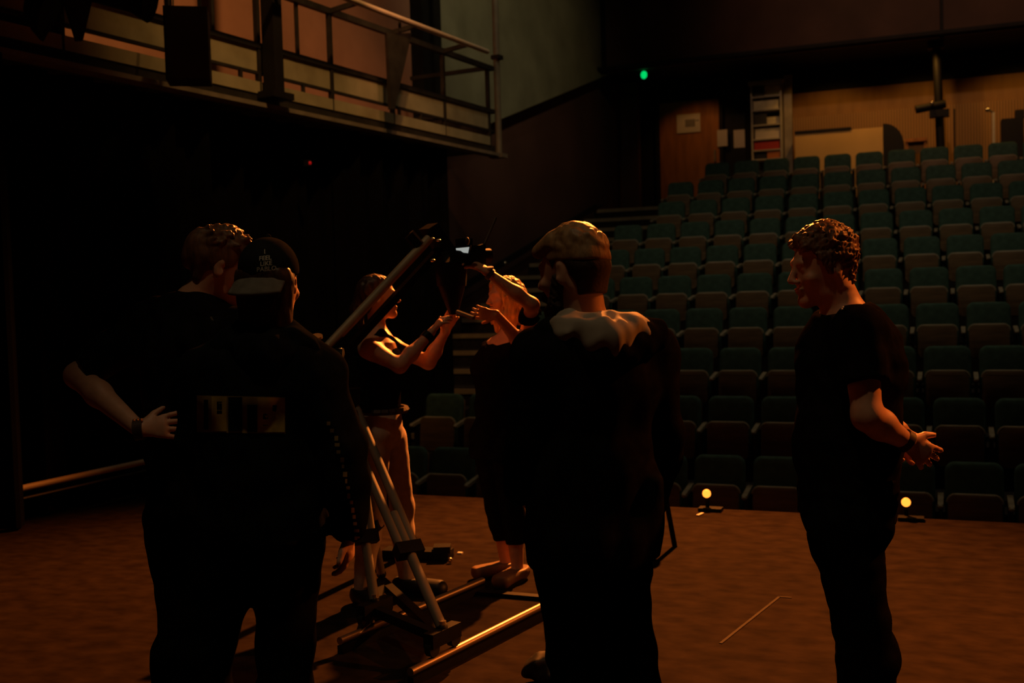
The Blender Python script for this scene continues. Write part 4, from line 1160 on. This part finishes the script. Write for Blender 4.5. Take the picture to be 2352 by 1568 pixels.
# ---- fair-haired woman in black, both hands at the camera
d0 = 5.97
P = lambda x, y, dd=0.0: at(x, y, d0 + dd)
fac = nrm(-CR * .80 - CF * .60); lat = nrm(-CR * .60 + CF * .80)
J = dict(head=P(1160, 684), hf=-CR * .86 - CF * .48 + UP * .05, hm=.94, neck=P(1168, 770), chest=P(1150, 835), waist=P(1142, 925), hip=P(1145, 1010), lat=lat, fac=fac, m=.90, bulk=.95, wa=.125, ha=.165, bust=True, nk=.82,
         sha=P(1210, 782, -.16), shb=P(1132, 792, .12), ela=P(1222, 700, -.46), elb=P(1205, 800, -.40), wra=P(1118, 624, -.50), wrb=P(1140, 722, -.42),
         handa=(-CR * .82 + UP * .55, -CR * .4 - UP * .6 + CF * .5, -1, (10, 18, 14)), handb=(-CR * .95 + UP * .08, UP * .3 + CF * .7, 1, (12, 16, 14)), arm=.92,
         hpa=P(1168, 1035, -.06), hpb=P(1126, 1035, .06), kna=P(1172, 1160, -.06), knb=P(1140, 1165, .06), ana=P(1188, 1300, -.08), anb=P(1162, 1290, .06), toea=nrm(-CR * .5 - CF * .85), toeb=nrm(-CR * .8 - CF * .5))
# her second arm starts at the far shoulder and crosses in front of her
J['elb'] = P(1212, 806, -.22); J['shb'] = P(1180, 800, .02)
t = person((J['ana'] + J['anb']) / 2, 'fair-haired woman dressed in black with a wristwatch, both hands raised at the camera')
make_body(J, t); make_hair(J, t, 'hair_blond', 'long', 28)
S = Sdf(.0075); sleeves(S, J, .80, .064, .058); add_torso(S, J, .018); S.seg(J['hip'], .185, .145, J['hip'] - UP * .10, .19, .15, lat, .04); S.cut(J['hip'] - UP * .09, -UP)
S.cut(J['neck'] - UP * .0, nrm(UP * .9 + fac * .4), .14); S.ripple(.004, .10, 62); link('tunic', S.mesh('tunic', 'black_cotton'), t)
make_trousers(J, t, 'black_cotton', .010, 13, .0, name='leggings', cutz=.12); make_shoes(J, t, 'shoe_tan', .05)
w = np.asarray(J['wra']); wd = nrm(w - J['ela']); MB().tube(w - wd * .030, w - wd * .008, .031, 14).build('watch_strap', 'leather', t, True)
MB().tube(w - wd * .019 + UP * .026 - CF * .006, w - wd * .019 + UP * .036 - CF * .008, .020, 14).build('watch_face', 'white_thread', t, True)

# ================================================================== CAMERA CRANE, TRACK, CAMERA
RAIL_D = nrm([0.205, 1.11, 0])
NEAR0 = np.array([-2.00, 3.85, 0.0]); FAR0 = np.array([-2.47, 4.16, 0.0])
def near(y): return NEAR0 + RAIL_D * ((y - NEAR0[1]) / RAIL_D[1])
def far(y): return FAR0 + RAIL_D * ((y - FAR0[1]) / RAIL_D[1])
tr = thing('dolly_track', (near(4.4) + far(4.4)) / 2, 'pair of shiny steel dolly rails lying on the stage floor', 'track')
for fn in (near, far):
    y0 = 3.80 if fn is near else 4.06; y1 = 5.22 if fn is near else 5.16
    MB().tube(fn(y0) + UP * .058, fn(y1) + UP * .058, .017, 12).build('rail', 'rail_steel', tr, True)
    MB().bar(fn(y0) + UP * .018, fn(y1) + UP * .018, .03, .036).build('rail_foot', 'rig_black', tr)
for y in (5.1,): MB().bar(near(y) + UP * .012, far(y) + UP * .012, .05, .016).build('sleeper', 'rig_black', tr)

cr_ = thing('camera_crane', on_floor(850, 1450), 'camera crane with pale tilted arm on an aluminium tripod and black dolly', 'crane')
apex = at(790, 915, 5.30); piv = at(768, 828, 5.28)
fR = near(4.02) + UP * .17; fL = far(4.30) + UP * .17; fB = at(876, 1318, 5.60)
legs = [fR, fL, fB]
for k, f in enumerate(legs):
    d = nrm(f - apex); sd = nrm(np.cross(d, nrm(f - apex + UP * 2))); 
    top = apex + d * .05; mid = top + (f - top) * .68; a2 = top + (f - top) * .52
    mb = MB()
    for sx in (-1, 1): mb.tube(top + sd * sx * .040, mid + sd * sx * .032, .021, 10)
    mb.tube(a2, f, .023, 10)
    lo = mb.build('leg', 'alu_leg', cr_, True)
    MB().box(mid, (.12, .06, .06), (sd, np.cross(d, sd), d)).build('leg_clamp', 'rig_black', lo)
    MB().ball(f, .026, 10, 6).build('foot', 'rig_black', lo, True)
MB().tube(apex - UP * .06, apex + UP * .05, .075, 16, .085).build('bowl', 'rig_black', cr_, True)
MB().tube(apex + UP * .05, piv, .035, 12).build('column', 'rig_black', cr_, True)
# dolly frame with wheel trucks
for a, b in ((fR, fL), (fL, fB), (fR, fB)):
    MB().bar(a - UP * .04, b - UP * .04, .045, .04).build('dolly_bar', 'rig_black', cr_)
for k, f in enumerate(legs):
    g = near(4.02) if k == 0 else far(f[1])
    if k == 2: continue
    c = np.array([g[0], g[1], .115])
    MB().box(c + UP * .03, (.20, .05, .06), (RAIL_D, np.cross(UP, RAIL_D), UP)).build('wheel_truck', 'rig_black', cr_)
    sd = np.cross(UP, RAIL_D)
    for s in (-1, 1):
        w_ = MB().tube(c + RAIL_D * .075 * s - sd * .015 + UP * -.005, c + RAIL_D * .075 * s + sd * .015 + UP * -.005, .034, 14).build('wheel', 'shoe_black', cr_, True)
    MB().tube(c + UP * .05, c + UP * .09, .016, 10).build('bolt', 'metal_bright', cr_, True)
# arm
A0, A1 = at(744, 806, 5.22), at(985, 548, 5.62)
ad = nrm(A1 - A0); un = nrm(np.cross(np.cross(ad, UP), ad)); un = un if un[2] > 0 else -un
sd = nrm(np.cross(ad, un))
MB().tube(A0, A1, .024, 16).build('upper_arm', 'pale_tube', cr_, True)
MB().bar(A0 + ad * .02 - un * .085, A1 - un * .085 + ad * .05, .040, .036, un).build('lower_arm', 'rig_black', cr_)
MB().box(A0 + ad * .06 - un * .06, (.10, .07, .10), (ad, sd, un)).build('pivot_block', 'rig_black', cr_)
MB().box(A1 + ad * .04 - un * .07, (.06, .09, .24), (nrm(ad * .7 + RT * .3), sd, un)).build('end_plate', 'rig_black', cr_)
MB().tube(A0 - ad * .10 - un * .03, A0 - ad * .03 - un * .03, .065, 18).build('counterweight', 'rig_black', cr_, True)
for x, y, dd, r, m in ((728, 776, 5.12, .022, 'metal_bright'), (742, 791, 5.12, .010, 'metal_bright'), (718, 802, 5.12, .006, 'metal_bright'), (757, 800, 5.1, .008, 'metal_bright'), (781, 801, 5.1, .008, 'metal_bright'), (993, 548, 5.52, .010, 'metal_bright'), (1007, 552, 5.5, .011, 'metal_bright'), (994, 598, 5.48, .011, 'metal_bright')):
    (MB().tube(at(x, y, dd), at(x, y, dd) + nrm(UP * .9 - FW * .4) * .012, r * 1.25, 16) if r > .02 else MB().ball(at(x, y, dd), r, 12, 8, (1.3, 1, .7))).build('knob', m, cr_, True)
q = at(760, 822, 5.12); MB().tube(q - RT * .05, q + RT * .06, .045, 16).build('locking_wheel', 'rig_black', cr_, True)
MB().bar(at(945, 532, 5.56), at(968, 560, 5.58), .022, .022).build('rear_handle', 'seat_wood', cr_)
MB().bar(at(938, 540, 5.56), at(962, 566, 5.58), .045, .04).build('rear_grip', 'rig_black', cr_)
# pan head under the camera
H0, H1 = at(1036, 612, 5.56), at(1042, 722, 5.56)
MB().tube(H0 + UP * .02, H0 - UP * .10, .085, 16, .075).build('pan_head', 'rig_black', cr_, True)
MB().tube(H0 - UP * .10, H1, .070, 16, .022).build('head_cone', 'rig_black', cr_, True)
MB().bar(A1 + ad * .03 - un * .12, H0 - UP * .03, .06, .07).build('head_bracket', 'rig_black', cr_)
MB().tube(at(1050, 716, 5.50), at(1088, 730, 5.42), .011, 8).build('pan_handle', 'alu_leg', cr_, True)

# the camera itself
cq = at(1074, 588, 5.54)
f2 = nrm(CF * .55 + CR * .80); s2 = nrm(np.cross(UP, f2)); 
cm = thing('video_camera', at(1074, 608, 5.54), 'black camera with a small glowing screen mounted on the crane head', 'camera')
MB().box(cq, (.11, .17, .10), (f2, s2, UP)).build('camera_body', 'rig_black', cm)
MB().tube(cq + f2 * .05, cq + f2 * .13, .040, 18).build('lens', 'rig_black', cm, True)
MB().box(cq + UP * .065 + s2 * .03, (.06, .07, .05), (f2, s2, UP)).build('viewfinder', 'rig_black', cm)
MB().ball(at(1073, 553, 5.46), .012, 10, 6, (1, 1, 1.6)).build('dial', 'leather', cm, True)
scr = [at(1047, 570, 5.405), at(1078, 567, 5.405), at(1075, 581, 5.40), at(1064, 580, 5.40), at(1058, 575.5, 5.402), at(1048, 574.5, 5.404)]
MB().prism(scr, CF * .004).build('screen', 'screen_glow', cm)
MB().prism([at(1044, 566, 5.41), at(1082, 562, 5.41), at(1078, 586, 5.41), at(1046, 588, 5.41)], CF * .012).build('screen_housing', 'rig_black', cm)
MB().tube(at(1113, 560, 5.60), at(1139, 500, 5.66), .0065, 8).build('aerial', 'leather', cm, True)
MB().bar(cq + UP * .02, at(1112, 566, 5.60), .03, .03).build('aerial_mount', 'rig_black', cm)

# slanted black pole with a flat base behind the crane
b0 = on_floor(956, 1266); t0 = at(772, 935, 5.62)
ps = thing('slanted_pole', b0, 'thick black pole slanting up from a flat base on the floor behind the crane', 'pole')
MB().tube(b0 + UP * .03, t0, .030, 12).build('pole', 'rig_black', ps, True)
bl_, br_ = on_floor(886, 1279), on_floor(1036, 1284)
MB().bar(bl_ + UP * .03, br_ + UP * .03, .12, .05).build('base', 'rig_black', ps)
MB().box(br_ + UP * .065 + RT * -.05, (.10, .10, .04), (RT, FW, UP)).build('clamp', 'rig_black', ps)
MB().ball(on_floor(1036, 1286) + UP * .02 - FW * .08, .016, 8, 6).build('bolt', 'metal_bright', ps, True)
sc_ = on_floor(1057, 1272); single('paper_scrap', MB().box(sc_ + UP * .006, (.030, .022, .010)), 'paper', 'tiny white scrap on the floor right of the slanted pole base', 'scrap')
